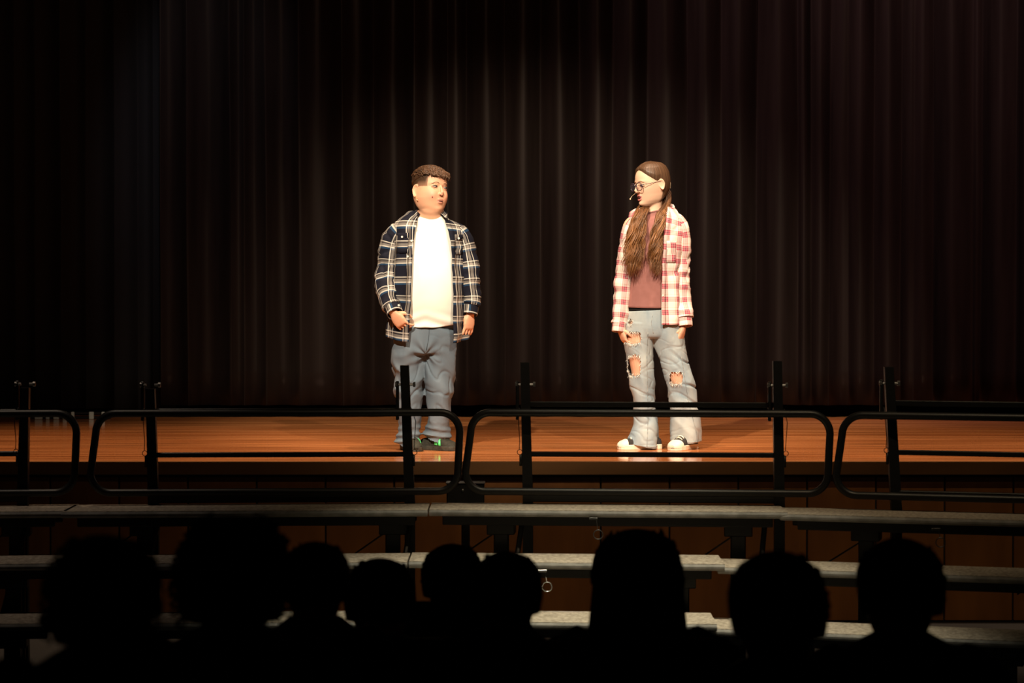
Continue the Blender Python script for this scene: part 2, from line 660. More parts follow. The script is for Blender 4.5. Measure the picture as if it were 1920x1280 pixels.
# ------------------------------------------------------------------ curtains
RIDGES = [300, 352, 432, 457, 497, 560, 640, 700, 778, 838, 873, 945, 1013, 1085, 1150, 1212, 1285, 1352, 1420, 1495, 1518, 1557, 1590, 1638,
          1690, 1716, 1747, 1822, 1840, 1905, 1985]


def curtain(name, ridges, ybase, zb, zt, seed, m='curtain_velour'):
    rnd = random.Random(seed)
    nz = 26
    mb = MB()
    rows = []
    amp = [rnd.uniform(0.55, 1.25) for _ in ridges]
    lean = [rnd.uniform(-0.02, 0.02) for _ in ridges]
    fwd = [rnd.uniform(-0.02, 0.035) for _ in ridges]
    shp = [rnd.uniform(0.45, 1.1) for _ in ridges]
    for j in range(nz):
        w = j / (nz - 1)
        z = zb + (zt - zb) * w
        row = []
        xs = [x + l * (0.6 - w) + 0.006 * noise.noise(Vector((i * 3.1 + seed, z * 0.7, 0))) for i, (x, l) in enumerate(zip(ridges, lean))]
        for i in range(len(xs) - 1):
            g = xs[i + 1] - xs[i]
            n = 22
            for q in range(n):
                t = 0.5 - 0.5 * math.cos(PI * q / n)
                sn = math.sin(PI * t)
                dep = 0.40 * g * amp[i] * (math.sqrt(sn * sn + 0.016) - 0.126) * (0.7 + 0.3 * shp[i])
                f0 = fwd[i] * (1 - t) + fwd[i + 1] * t
                y = ybase - f0 + dep + 0.006 * noise.noise(Vector((xs[i] * 4 + t * g * 9, z * 0.8, seed)))
                row.append((xs[i] + g * t, y, z))
        row.append((xs[-1], ybase - fwd[-1], z))
        rows.append(row)
    mb.grid(rows, False)
    return mb.build(name, m, smooth=True, solid=0.004, recalc=False)


main_r = [at_y(p, 500, YC).x for p in RIDGES]
x = main_r[-1]
rnd = random.Random(9)
while x < 5.6:
    x += rnd.uniform(0.09, 0.18)
    main_r.append(x)
tag(curtain('stage_curtain', main_r, YC, HS + 0.085, 6.6, 3),
    'wide black pleated backdrop curtain hanging behind the two performers', 'curtain')
left_r = [at_y(318, 500, YC).x]
while left_r[-1] > -5.6:
    left_r.append(left_r[-1] - rnd.uniform(0.10, 0.2))
left_r.reverse()
tag(curtain('leg_curtain', left_r, YC + 0.22, HS + 0.05, 6.6, 5, 'black_cloth'),
    'unlit black side curtain past the edge of the lit backdrop', 'curtain')

# low pale slats added for their reflection in the boards before the side curtain
YK = YC - 0.1
rk = empty('reflection_rack', (at_y(125, 785, YK).x, YK, HS))
tag(rk, 'low pale slatted rack added for its reflection in the boards below the unlit side curtain', 'rack')
mb = MB()
mb.bbox((0, 0.03, 0.038), (0.56, 0.02, 0.016))
mb.bbox((0, 0.03, 0.009), (0.56, 0.02, 0.018))
mb.build('crossbar', 'black_metal', rk)
for px, w in ((72, .05), (89, .024), (105, .036), (121, .026), (136, .02), (171, .03), (193, .02)):
    mb = MB()
    mb.bbox((at_y(px, 785, YK).x - rk.location.x, 0.01, 0.024), (w, 0.02, 0.048), 0.003)
    mb.build('slat', 'pale_slat', rk)


# ================================================================== RISERS
ZD = [0.735, 0.551, 0.367, 0.183]           # deck heights, rear to front
DEP = 0.30


def section(rail, decks, y_l, y_r, label, post_px, legs_px, rail_post_top, latch=None, label_lit_edges=None, bar_y=759, ZD=(0.735, 0.551, 0.350)):
    """rail: (px left, px right) of the rear loop; decks: per deck (px left, px right); y_l, y_r: distance of the rear edge."""
    xl = at_y(rail[0], 860, y_l).x
    xr = at_y(rail[1], 860, y_r).x
    cx = (xl + xr) / 2
    cy = (y_l + y_r) / 2
    root = empty('choir_riser', (cx, cy, 0))
    tag(root, label, 'riser', 'choir risers in front of the stage')
    slope = (y_r - y_l) / (xr - xl)

    def yrear(x):
        return cy + slope * (x - cx)

    def loc(x, dy, z):
        return Vector((x - cx, yrear(x) - cy + dy, z))

    # decks
    for i, (a, b) in enumerate(decks[:3]):
        z = ZD[i]
        dy0, dy1 = -DEP * i - DEP, -DEP * i + (0.012 if i else 0)
        ya = 520 + (CAMZ - z) * FPX / (cy - DEP * (i + 0.5))
        x_a = at_z(a, ya, z).x
        x_b = at_z(b, ya, z).x
        mb = MB()
        P = [loc(x_a, dy0, 0), loc(x_b, dy0, 0), loc(x_b, dy1, 0), loc(x_a, dy1, 0)]
        if i:
            P[2], P[3] = loc(x_b, dy1 - 0.0, 0), loc(x_a, dy1 - 0.0, 0)
        n = 10
        poly = [(p.x, p.y) for p in P]
        mb.prism(poly, z - 0.012, z)
        dk = mb.build('deck', 'carpet_grey', root)
        mb = MB()
        q = [(poly[0][0] + .001, poly[0][1] + .001), (poly[1][0] - .001, poly[1][1] + .001), (poly[2][0] - .001, poly[2][1] - .001), (poly[3][0] + .001, poly[3][1] - .001)]
        mb.prism(q, z - 0.028, z - 0.0122)
        # rounded front nosing
        mb.tube([(poly[0][0], poly[0][1], z - 0.015), (poly[1][0], poly[1][1], z - 0.015)], 0.0125, 10)
        mb.build('edge_trim', 'deck_edge', dk, smooth=False)
        # apron beam under the deck
        mb = MB()
        ang = Matrix.Rotation(math.atan(slope), 3, 'Z')
        mid = (P[0] + P[1] + P[2] + P[3]) / 4
        mb.bbox((mid.x, mid.y - DEP * 0.28, z - 0.05), ((x_b - x_a) * 0.93, 0.03, 0.042), 0.004, ang)
        mb.bbox((mid.x, mid.y + DEP * 0.3, z - 0.05), ((x_b - x_a) * 0.93, 0.03, 0.042), 0.004, ang)
        mb.build('apron_beam', 'black_metal', dk)
        # legs
        for lp in legs_px:
            f = (lp - decks[0][0]) / (decks[0][1] - decks[0][0])
            xx = x_a + (x_b - x_a) * f
            mb = MB()
            c = loc(xx, (dy0 + dy1) / 2 + 0.03, 0)
            mb.bbox((c.x, c.y, z - 0.095), (0.12, 0.10, 0.05), 0.004, ang)
            mb.bbox((c.x, c.y, (z - 0.10) / 2), (0.065, 0.035, z - 0.10), 0.005, ang)
            mb.bbox((c.x, c.y, 0.012), (0.08, 0.20, 0.024), 0.005, ang)
            mb.build('leg', 'black_metal', root)
    # diagonal brace strut between decks
    for lp in legs_px:
        f = (lp - decks[0][0]) / (decks[0][1] - decks[0][0])
        a0 = at_y(decks[0][0], 950, cy).x
        b0 = at_y(decks[0][1], 950, cy).x
        xx = a0 + (b0 - a0) * f
        mb = MB()
        mb.tube([loc(xx + 0.09, -DEP * 0.6, ZD[0] - 0.06), loc(xx + 0.03, -DEP * 1.35, 0.30)], 0.012, 8)
        mb.build('brace', 'black_metal', root)
        mb = MB()
        mb.tube([loc(xx + 0.0, -DEP * 0.3, ZD[0] - 0.10), loc(xx - 0.34, -DEP * 0.35, 0.40)], 0.0035, 6)
        mb.build('brace_wire', 'black_metal', root)
    # rear guard: rounded loop
    zt, zb = 1.132, 0.790
    mb = MB()
    R = 0.085
    off = 0.035
    corner = [(xl, zb, 1, 1, PI), (xl, zt, 1, -1, PI), ]
    pts = []
    # walk clockwise from bottom left, left side leaning outwards at its foot
    def arc(cx_, cz_, a0, a1, n=8):
        return [(cx_ + R * math.cos(a0 + (a1 - a0) * i / n), cz_ + R * math.sin(a0 + (a1 - a0) * i / n)) for i in range(n + 1)]
    outline = arc(xl + 0.012 + R, zb + R, 1.5 * PI, PI) + arc(xl + off + R, zt - R, PI, 0.5 * PI) \
        + arc(xr - 0.006 - R, zt - R, 0.5 * PI, 0) + arc(xr - 0.014 - R, zb + R, 2 * PI, 1.5 * PI)
    loop = [loc(x, -0.045, z) for x, z in outline]
    mb.tube(loop, 0.0165, 10, closed=True)
    rl = mb.build('guard_loop', 'black_metal', root, smooth=True)
    # posts
    posts = []
    for pp, top in zip(post_px, rail_post_top):
        xt = at_y(pp[0], 700, cy).x
        xb = at_y(pp[1], 945, cy).x
        zt_p = at_y(pp[0], top, cy).z
        a, b = loc(xb, 0.0, 0.0), loc(xt, 0.0, zt_p)
        mb = MB()
        n = 2
        w = 0.0225
        vs = []
        za = 0.0
        for zz in (za, ZD[0], zt_p):
            t = max(0.0, (zz - ZD[0]) / (zt_p - ZD[0]))
            c = a.lerp(b, t)
            for sx, sy in ((-1, -1), (1, -1), (1, 1), (-1, 1)):
                vs.append((c.x + sx * w * (1 - 0.15 * t), c.y + sy * 0.019, zz))
        fs = [(0, 3, 2, 1), (8, 9, 10, 11)]
        for r in range(2):
            for q in range(4):
                fs.append((r * 4 + q, r * 4 + (q + 1) % 4, r * 4 + 4 + (q + 1) % 4, r * 4 + 4 + q))
        mb.add(vs, fs)
        po = mb.build('post', 'black_metal', root)
        posts.append((a, b, zt_p, po))
        # wing bolts either side of the post
        zb_ = at_y(pp[0], 721, cy).z
        t = (zb_ - ZD[0]) / (zt_p - ZD[0])
        c = a.lerp(b, t)
        for sx in (-1, 1):
            mb = MB()
            mb.tube([(c.x + sx * 0.018, c.y - 0.004, zb_), (c.x + sx * 0.044, c.y - 0.004, zb_)], 0.006, 8)
            mb.tube([(c.x + sx * 0.034, c.y - 0.004, zb_), (c.x + sx * 0.044, c.y - 0.004, zb_)], 0.011, 6)
            mb.build('bolt', 'chrome', po)
        # latch bar hooked beside the post
        mb = MB()
        mb.bbox((c.x - 0.034, c.y + 0.0, zb_ - 0.07), (0.014, 0.02, 0.17), 0.003)
        mb.build('hook_bar', 'black_metal', po)
        # wire tether and ring of the lock pin
        zr = at_y(pp[0], 848, cy).z
        xo = a.lerp(b, 0.4).x + (0.030 if pp[2] > 0 else -0.030)
        mb = MB()
        mb.tube([(c.x + 0.026 * pp[2], c.y - 0.02, zb_ - 0.10), (xo + 0.006 * pp[2], c.y - 0.02, zb_ - 0.16), (xo, c.y - 0.02, zr + 0.05), (xo - 0.002, c.y - 0.02, zr + 0.012)], 0.0018, 5)
        mb.tube([(xo + 0.011 * math.cos(q * PI / 8), c.y - 0.02, zr + 0.011 * math.sin(q * PI / 8)) for q in range(16)], 0.0016, 5, closed=True)
        mb.tube([(xo - 0.004 * pp[2], c.y - 0.015, zr - 0.01), (xo - 0.004 * pp[2], c.y - 0.015, zr - 0.06)], 0.006, 8)
        mb.build('lock_pin', 'black_metal', po, smooth=True)
    # bars between the posts
    if len(posts) == 2:
        (a1, b1, t1, _), (a2, b2, t2, _) = posts
        for nm, py, h, dpt, dy in (('mid_bar', 852, 0.022, 0.02, 0), ('top_bar', bar_y, 0.024, 0.012, 0.022), ('foot_bar', 933, 0.040, 0.03, 0)):
            z1 = at_y(960, py, cy).z
            p1 = a1.lerp(b1, (z1 - ZD[0]) / (t1 - ZD[0]))
            p2 = a2.lerp(b2, (z1 - ZD[0]) / (t2 - ZD[0]))
            p1.z = p2.z = z1
            m_ = (p1 + p2) / 2
            L_ = (p2 - p1).length
            mb = MB()
            mb.bbox((m_.x, m_.y + dy, z1), (L_ - (0.0 if dy else 0.03), dpt, h), 0.003, Matrix.Rotation(math.atan(slope), 3, 'Z'))
            bar = mb.build(nm, 'black_metal', root)
            if nm == 'top_bar' and label_lit_edges:
                for (s0, s1, y0_, y1_) in label_lit_edges:
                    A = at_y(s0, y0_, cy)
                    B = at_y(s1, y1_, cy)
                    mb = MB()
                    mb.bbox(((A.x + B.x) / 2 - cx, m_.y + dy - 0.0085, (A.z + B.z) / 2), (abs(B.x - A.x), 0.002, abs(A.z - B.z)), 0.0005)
                    mb.build('label_and_lit_edge', 'label_lit_edge_pale', bar)
    # deck latches with pull rings
    for (lx, ly, ry_, i) in (latch or []):
        yy = cy - DEP * (i + 1) - 0.017
        c = at_y(lx, ly, yy)
        c -= Vector((cx, cy, 0))
        c.y = loc(c.x + cx, -DEP * (i + 1), 0).y - 0.016
        mb = MB()
        mb.bbox((c.x, c.y, c.z), (0.036, 0.006, 0.009), 0.001)
        mb.build('latch', 'chrome' if i else 'dull_steel', root)
        rr = 0.0195
        dz = (ry_ - ly) / FPX * yy
        mb = MB()
        mb.tube([(c.x + 0.02 + rr * math.cos(q * PI / 10), c.y, c.z - dz + rr * math.sin(q * PI / 10)) for q in range(20)], 0.0022, 6, closed=True)
        mb.tube([(c.x + 0.012, c.y, c.z), (c.x + 0.018, c.y, c.z - dz + rr)], 0.0016, 5)
        mb.build('pull_ring', 'bright_chrome' if i else 'dull_steel', root, smooth=True)
    return root


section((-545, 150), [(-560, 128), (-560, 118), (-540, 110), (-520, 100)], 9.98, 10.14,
        'choir riser section with a long lit bar edge painted pale on its guard, beside the unlit side curtain',
        [(-445, -440, 1), (42, 38, -1)], (-440, 22), (720, 728), label_lit_edges=[(-40, 32, 772, 777)], bar_y=774)  # this pale strip paints in the light along the bar top
section((168, 865), [(130, 803), (120, 765), (110, 740), (100, 720)], 10.12, 10.2,
        'choir riser section whose tall guard post stands before the slate-trousered performer',
        [(284, 290, -1), (758, 768, 1)], (270, 735), (728, 685), label_lit_edges=[(513, 536, 769, 775)], bar_y=771)
section((868, 1556), [(806, 1468), (768, 1353), (743, 1339), (723, 1320)], 10.2, 10.08,
        'choir riser section standing before the performer in ripped jeans',
        [(984, 990, -1), (1455, 1459, 1)], (940, 1385), (680, 676), latch=[(1113, 973, 1003, 0), (1017, 1072, 1102, 1)])
section((1560, 2250), [(1471, 2150), (1356, 2060), (1342, 2000), (1323, 1960)], 10.03, 9.62,
        'angled choir riser section past the one before the performer in ripped jeans',
        [(1676, 1690, -1), (2150, 2160, 1)], (1640, 2050), (690, 690), latch=[(1763, 997, 1022, 0)], ZD=(0.728, 0.532, 0.322))

# black connector box clamped on the stage front between two guards
cb = empty('floor_box', (at_y(873, 925, 10.6).x, 10.6, 0))
tag(cb, 'small black metal box on a stem between two riser guard loops', 'box')
mb = MB()
mb.bbox((0, 0, at_y(873, 925, 10.6).z), (0.17, 0.09, 0.10), 0.006)
mb.build('body', 'black_metal', cb)
mb = MB()
mb.bbox((0, 0, at_y(873, 906, 10.6).z + 0.004), (0.178, 0.098, 0.006), 0.002)
mb.build('lid', 'black_metal', cb)
mb = MB()
zz = at_y(873, 945, 10.6).z
mb.tube([(0, 0, 0.012), (0, 0, zz + 0.02)], 0.02, 10)
mb.bbox((0, 0, 0.006), (0.2, 0.2, 0.012), 0.004)
mb.build('stem', 'black_metal', cb)
for sx in (-0.012, 0.052):
    mb = MB()
    mb.ell((sx, -0.047, at_y(873, 917, 10.6).z), (0.006, 0.004, 0.006), None, 10, 6)
    mb.build('screw', 'chrome', cb)

# ================================================================== PEOPLE
def crease(p, seed, s, w=0.07):
    n = noise.noise(Vector((p.x * s[0] + seed, p.y * s[1] + seed * 1.3, p.z * s[2] + seed * 0.7)))
    m = noise.noise(Vector((p.x * 4 + seed, p.y * 4, p.z * 4 - seed)))
    return -math.exp(-(n / w) ** 2) * max(0.0, 0.55 + 1.6 * m)


def crumple(me, fn):
    n_ = len(me.vertices)
    co = [0.0] * (3 * n_)
    nr = [0.0] * (3 * n_)
    me.vertices.foreach_get('co', co)
    me.vertices.foreach_get('normal', nr)
    for i in range(0, 3 * n_, 3):
        f = fn(Vector(co[i:i + 3]))
        co[i] += nr[i] * f
        co[i + 1] += nr[i + 1] * f
        co[i + 2] += nr[i + 2] * f
    me.vertices.foreach_set('co', co)
    me.update()


HEAD_R = [  # z, half width, front depth, back depth
    (0.117, 0.004, 0.004, 0.006), (0.113, 0.022, 0.022, 0.034), (0.104, 0.042, 0.044, 0.060), (0.085, 0.060, 0.069, 0.082), (0.055, 0.072, 0.085, 0.094),
    (0.020, 0.076, 0.090, 0.097), (0.0, 0.0755, 0.088, 0.095), (-0.030, 0.0735, 0.087, 0.086),
    (-0.060, 0.068, 0.085, 0.068), (-0.085, 0.058, 0.081, 0.046), (-0.104, 0.042, 0.073, 0.022), (-0.116, 0.022, 0.060, 0.0), (-0.120, 0.004, 0.045, -0.03)]


def head_at(z, P):
    i = 0
    while i < len(HEAD_R) - 2 and HEAD_R[i + 1][0] > z:
        i += 1
    a, b = HEAD_R[i], HEAD_R[i + 1]
    u = max(0.0, min(1.0, (a[0] - z) / (a[0] - b[0])))
    r = cat_rom([h[1:] for h in HEAD_R], i + u)
    jaw = P.get('jaw', 0.0) * max(0.0, min(1.0, (-z) / 0.05)) * (1 if z > -0.11 else 0.5)
    return r[0] + jaw, r[1] + jaw * 0.2, r[2]


def head_pt(th, z, P):
    w, f, b = head_at(z, P)
    s, c = math.sin(th), math.cos(th)
    e = 0.92
    x = w * spw(s, e)
    y = (b if c > 0 else f) * spw(c, e if c > 0 else 0.86)
    return Vector((x, y, z))


def gss(x, z, cx, cz, sx, sz):
    return math.exp(-((x - cx) / sx) ** 2 - ((z - cz) / sz) ** 2)


def build_head(mb, M, P):
    st = len(mb.v)
    zs = [0.1165 - 0.2362 * i / 62 for i in range(63)]
    rings = []
    for z in zs:
        ring = []
        for k in range(72):
            p = head_pt(2 * PI * k / 72, z, P)
            if p.y < 0:
                for s in (-1, 1):
                    p.y += 0.0085 * gss(p.x, z, s * 0.031, 0.0, 0.017, 0.011)
                    p.y -= 0.003 * gss(p.x, z, s * 0.030, 0.021, 0.02, 0.007)
                    p.y -= P.get('cheek', 0.004) * gss(p.x, z, s * 0.044, -0.036, 0.026, 0.024)
                p.y -= P.get('chin', 0.006) * gss(p.x, z, 0, -0.100, 0.022, 0.018)
                p.y -= 0.005 * gss(p.x, z, 0, -0.062, 0.026, 0.018)
                p.y += 0.003 * gss(p.x, z, 0, -0.083, 0.02, 0.006)
            ring.append(p)
        rings.append(ring)
    mb.grid(rings, True, caps=True)
    # nose
    nl = P.get('nose', 1.0)
    mb.tube([(0, -0.078, 0.016), (0, -0.088 * 1.0, 0.006), (0, -0.096 - 0.003 * nl, -0.010), (0, -0.101 - 0.007 * nl, -0.025), (0, -0.099 - 0.004 * nl, -0.032), (0, -0.086, -0.036)],
            [w * P.get('nose_w', 1.0) for w in (0.004, 0.0065, 0.0075, 0.010, 0.0095, 0.006)], 12)
    for s in (-1, 1):
        mb.ell((s * 0.0100 * P.get('nose_w', 1.0), -0.094, -0.0315), (0.0065, 0.0095, 0.006), None, 12, 8)
    # lips
    g = P.get('mouth_open', 0.0)
    zu, zl = -0.0565 + g * 0.25, -0.0675 - g * 0.75
    mw = P.get('mouth_w', 0.021)
    mb.tube([(mw * math.sin(a), -0.0925 + 0.010 * (abs(a) / 1.57) ** 2, zu + 0.001 - 0.004 * (abs(a) / 1.57) ** 2 - g * 0.4 * (abs(a) / 1.57) ** 2) for a in [(-1.57 + 3.14 * i / 10) for i in range(11)]],
            [w * P.get('lip', 1.0) for w in (0.0022, 0.004, 0.0052, 0.0055, 0.0053, 0.005, 0.0053, 0.0055, 0.0052, 0.004, 0.0022)], 8)
    mb.tube([(mw * 0.94 * math.sin(a), -0.0915 + 0.010 * (abs(a) / 1.57) ** 2, zl + 0.0045 * (abs(a) / 1.57) ** 2 + g * 0.4 * (abs(a) / 1.57) ** 2) for a in [(-1.57 + 3.14 * i / 10) for i in range(11)]],
            [w * P.get('lip', 1.0) for w in (0.0022, 0.0042, 0.0055, 0.006, 0.0062, 0.0063, 0.0062, 0.006, 0.0055, 0.0042, 0.0022)], 8)
    # eyelid ridges
    for s in (-1, 1):
        for dz, rr in ((0.0054, 0.0030), (-0.0056, 0.0018)):
            mb.tube([(s * 0.031 + 0.0165 * math.cos(a), -0.0835 - 0.0025 + 0.007 * (math.cos(a) ** 2) + (0.004 if math.cos(a) * s > 0.5 else 0), dz * math.sin(a)) for a in [PI * i / 8 for i in range(9)]], rr, 6)
    # ears
    for s in (-1, 1):
        E = Matrix.Translation((s * 0.0790, 0.014, -0.006 + P.get('ear_z', 0.0))) @ Matrix.Rotation(-s * 0.40, 4, 'Z') @ Matrix.Rotation(0.12, 4, 'X')
        e0 = len(mb.v)
        er = []
        for rho, hgt in ((1.0, -0.007), (1.06, -0.001), (1.0, 0.0065), (0.88, 0.0085), (0.74, 0.0055), (0.5, 0.0015), (0.2, 0.001), (0.02, 0.001)):
            ring = []
            for k in range(28):
                a = 2 * PI * k / 28
                yy = 0.0175 * math.cos(a) * (1.0 if math.sin(a) > 0 else 1.0 - 0.38 * abs(math.sin(a)))
                zz = 0.0300 * math.sin(a)
                ring.append(Vector((s * (hgt - (0.004 if math.cos(a) < -0.55 and rho > 0.6 else 0)), yy * rho, zz * rho)))
            er.append(ring)
        mb.grid(er, True, caps=True)
        mb.xf(E, e0)
    dr = P.get('drop', 1.0)
    if dr != 1.0:
        for i in range(st, len(mb.v)):
            x_, y_, z_ = mb.v[i]
            if z_ < 0:
                mb.v[i] = (x_, y_, z_ * dr)
            else:
                mb.v[i] = (x_, y_, z_ * P.get('crown', 1.0))
    mb.xf(M, st)


def build_hand(mb, M, curl=(0.5, 0.6, 0.4), side=1, size=1.0, spread=0.06, thumb=0.5):
    """wrist at the origin, fingers along -Z, palm faces +Y, thumb leaves towards side*X."""
    st = len(mb.v)
    palm = []
    for z, w, d, yo in ((0.012, 0.022, 0.017, 0), (-0.008, 0.026, 0.0165, 0), (-0.030, 0.036, 0.016, 0), (-0.055, 0.039, 0.0145, 0.001), (-0.074, 0.036, 0.012, 0.002), (-0.082, 0.030, 0.009, 0.003)):
        palm.append([Vector((w * spw(math.sin(2 * PI * k / 20), 0.8), yo + d * spw(math.cos(2 * PI * k / 20), 0.8), z)) for k in range(20)])
    mb.grid(palm, True, caps=True)
    fl = (0.060, 0.068, 0.064, 0.050)
    for i, xo in enumerate((0.0292, 0.0098, -0.0098, -0.0285)):
        p = Vector((side * xo, 0.002, -0.074))
        a = 0.0
        lat = side * spread * (1.4 - i)
        pts, rs = [p.copy() + Vector((0, 0, 0.012)), p.copy()], [0.0080, 0.0080]
        for j, fr in enumerate((0.44, 0.31, 0.25)):
            a += curl[j] * (1 + 0.12 * (i - 1))
            L_ = fl[i] * fr
            d = Vector((math.sin(lat), math.sin(a), -math.cos(a)))
            p = p + d * L_
            pts.append(p.copy())
            rs.append((0.0074, 0.0068, 0.0056)[j])
        pts.append(pts[-1] + (pts[-1] - pts[-2]).normalized() * 0.003)
        rs.append(0.003)
        mb.tube(pts, rs, 10)
    p = Vector((side * 0.022, 0.006, -0.018))
    d1 = Vector((side * 0.72, 0.42, -0.62)).normalized()
    d2 = Vector((side * (0.55 - 0.6 * thumb), 0.45, -0.8)).normalized()
    d3 = Vector((side * (0.25 - 0.8 * thumb), 0.45, -0.85)).normalized()
    q = [p, p + d1 * 0.030, p + d1 * 0.030 + d2 * 0.026, p + d1 * 0.030 + d2 * 0.026 + d3 * 0.021]
    q.append(q[-1] + d3 * 0.003)
    mb.tube(q, [0.0125, 0.011, 0.009, 0.0068, 0.003], 10)
    if size != 1.0:
        for i in range(st, len(mb.v)):
            mb.v[i] = tuple(Vector(mb.v[i]) * size)
    mb.xf(M, st)


def limb_solid(mb, ctrl, nring=30, nseg=28, ex=1.0, wr=None):
    r, _ = sweep(ctrl, nring, nseg, ex, None, wr)
    mb.grid([x[:-1] for x in r], True, caps=True)


def build_shoe(root, M, L_, kind):
    """heel at +Y end, toe towards -Y; sole at z=0."""
    sole_m, up_m = ('olive_sole', 'olive_knit') if kind == 'trainer' else ('rubber_cream', 'canvas_black')
    W = [(0.0, .030), (0.06, .037), (0.2, .039), (0.4, .036), (0.6, .043), (0.75, .047), (0.9, .041), (0.97, .028), (1.0, .012)]

    def hw(t):
        for (a, b), (c, d) in zip(W, W[1:]):
            if t <= c:
                return b + (d - b) * (t - a) / (c - a)
        return W[-1][1]
    H = [(0.0, .075), (0.08, .098), (0.25, .100), (0.40, .094), (0.55, .078), (0.7, .062), (0.85, .050), (0.95, .040), (1.0, .026)]

    def hh(t):
        for (a, b), (c, d) in zip(H, H[1:]):
            if t <= c:
                return b + (d - b) * (t - a) / (c - a)
        return H[-1][1]
    if kind == 'trainer':
        H = [(0.0, .050), (0.08, .062), (0.25, .068), (0.40, .076)] + H[4:]
    if kind == 'canvas':
        H = [(0.0, .055), (0.08, .066), (0.25, .070), (0.40, .080)] + H[4:]
    N = 30
    side, rings = [], []
    for i in range(N + 1):
        t = i / N
        y = L_ * (0.32 - t)
        w, h = hw(t), hh(t)
        rings.append([Vector((w * 0.97 * spw(math.cos(a), 0.75), y, 0.016 + (h - 0.016) * spw(math.sin(a), 0.8))) for a in [PI * k / 16 for k in range(17)]]
                     + [Vector((-w * 0.9, y, 0.012)), Vector((w * 0.9, y, 0.012))])
        side.append((w * 1.06, y))
    mb = MB()
    mb.grid(rings, True, caps=True)
    mb.xf(M)
    sh = mb.build('shoe', up_m, root, smooth=True)
    outl = [(x_, y_) for x_, y_ in side] + [(-x_, y_) for x_, y_ in reversed(side)]
    mb = MB()
    th = 0.024 if kind == 'trainer' else 0.027
    rr = []
    for z, s in ((0.0, 0.96), (0.004, 1.0), (th - 0.003, 1.0), (th, 0.97)):
        rr.append([Vector((x_ * s, y_ * (1.0 if s == 1 else 0.99), z)) for x_, y_ in outl])
    mb.grid(rr, True, caps=True)
    mb.xf(M)
    mb.build('sole', sole_m, sh)
    if kind == 'canvas':
        mb = MB()
        tr = []
        for i in range(int(N * 0.80), N + 1):
            t = i / N
            y = L_ * (0.32 - t) - 0.003
            w, h = hw(t) * 1.04, hh(t) + 0.003
            tr.append([Vector((w * spw(math.cos(a), 0.75), y, 0.016 + (h - 0.016) * spw(math.sin(a), 0.8))) for a in [PI * k / 16 for k in range(17)]])
        mb.grid(tr, False)
        mb.grid([tr[-1], [p * 0.0 + Vector((0, p.y, 0.018)) for p in tr[-1]]], False)
        mb.xf(M)
        mb.build('toe_cap', 'rubber_cream', sh, smooth=True)
    for j in range(4):
        t = 0.46 + 0.08 * j
        w = hw(t) * 0.55
        y = L_ * (0.32 - t)
        mb = MB()
        mb.tube([(-w, y + 0.006, hh(t) - 0.010), (-w * 0.5, y + 0.002, hh(t) + 0.001), (0, y, hh(t) + 0.004), (w * 0.5, y - 0.002, hh(t) + 0.001), (w, y - 0.006, hh(t) - 0.010)], 0.0034, 6)
        mb.xf(M)
        mb.build('lace', 'rubber_cream' if kind == 'canvas' else 'olive_sole', sh, smooth=True)
    if kind == 'trainer':
        for sx in (-1, 1):
            for j in range(2):
                t = 0.52 + 0.11 * j
                y = L_ * (0.32 - t)
                w = hw(t)
                mb = MB()
                pr = []
                for a in (0.12, 0.35, 0.65, 0.95):
                    c = Vector((sx * w * 1.0 * math.cos(a) ** 0.75, y + 0.004 * a * 3, 0.017 + (hh(t) - 0.015) * math.sin(a) ** 0.8))
                    pr.append([c + Vector((sx * 0.002, 0.0085, 0.001)), c + Vector((sx * 0.002, -0.0085, 0.001))])
                mb.grid(pr, False)
                mb.xf(M)
                mb.build('stripe', 'neon_green', sh, smooth=True, solid=0.002)
    return sh


def eye_set(body, M, gaze, brow_col, brow_lift=0.0):
    for s in (-1, 1):
        mb = MB()
        mb.ell((s * 0.031, -0.0785, 0.0), (0.0128, 0.0100, 0.0042), None, 20, 14)
        mb.xf(M)
        mb.build('eye', 'eye_white', body, smooth=True)
        mb = MB()
        gx = s * 0.031 + gaze
        mb.ell((gx, -0.0866 + abs(gaze) * 0.18, 0.0003), (0.0060, 0.0037, 0.0044), None, 16, 10)
        mb.xf(M)
        mb.build('iris', 'lash', body, smooth=True)
        mb = MB()
        mb.tube([(s * 0.031 + 0.0155 * math.cos(a), -0.0890 + 0.0075 * math.cos(a) ** 2 + (0.004 if math.cos(a) * s > 0.6 else 0), 0.0012 + 0.0040 * math.sin(a)) for a in [PI * i / 10 for i in range(11)]],
                [0.0006, 0.0011, 0.0014, 0.0015, 0.0015, 0.0015, 0.0015, 0.0015, 0.0014, 0.0011, 0.0006], 6)
        mb.xf(M)
        mb.build('eyelash', 'lash', body, smooth=True)
        mb = MB()
        pts = []
        for i in range(9):
            t = i / 8
            x_ = s * (0.014 + 0.036 * t)
            z_ = 0.0185 + brow_lift + 0.005 * math.sin(PI * min(1, t * 1.15)) - 0.004 * t
            y_ = -(0.0915 - 0.0055 * t - 0.010 * t * t)
            pts.append((x_, y_, z_))
        mb.tube(pts, [0.0012, 0.0018, 0.0021, 0.0021, 0.0020, 0.0018, 0.0014, 0.0010, 0.0006], 6)
        mb.xf(M)
        mb.build('eyebrow', brow_col, body, smooth=True)


def strand(mb, pts, r0, col, n=5):
    m = len(pts)
    rs = [r0 * (0.7 + 0.5 * math.sin(PI * min(1.0, i / (m - 1) * 1.2))) * (1 - 0.75 * max(0, i / (m - 1) - 0.7) / 0.3) for i in range(m)]
    mb.tube(pts, rs, n, col=col)


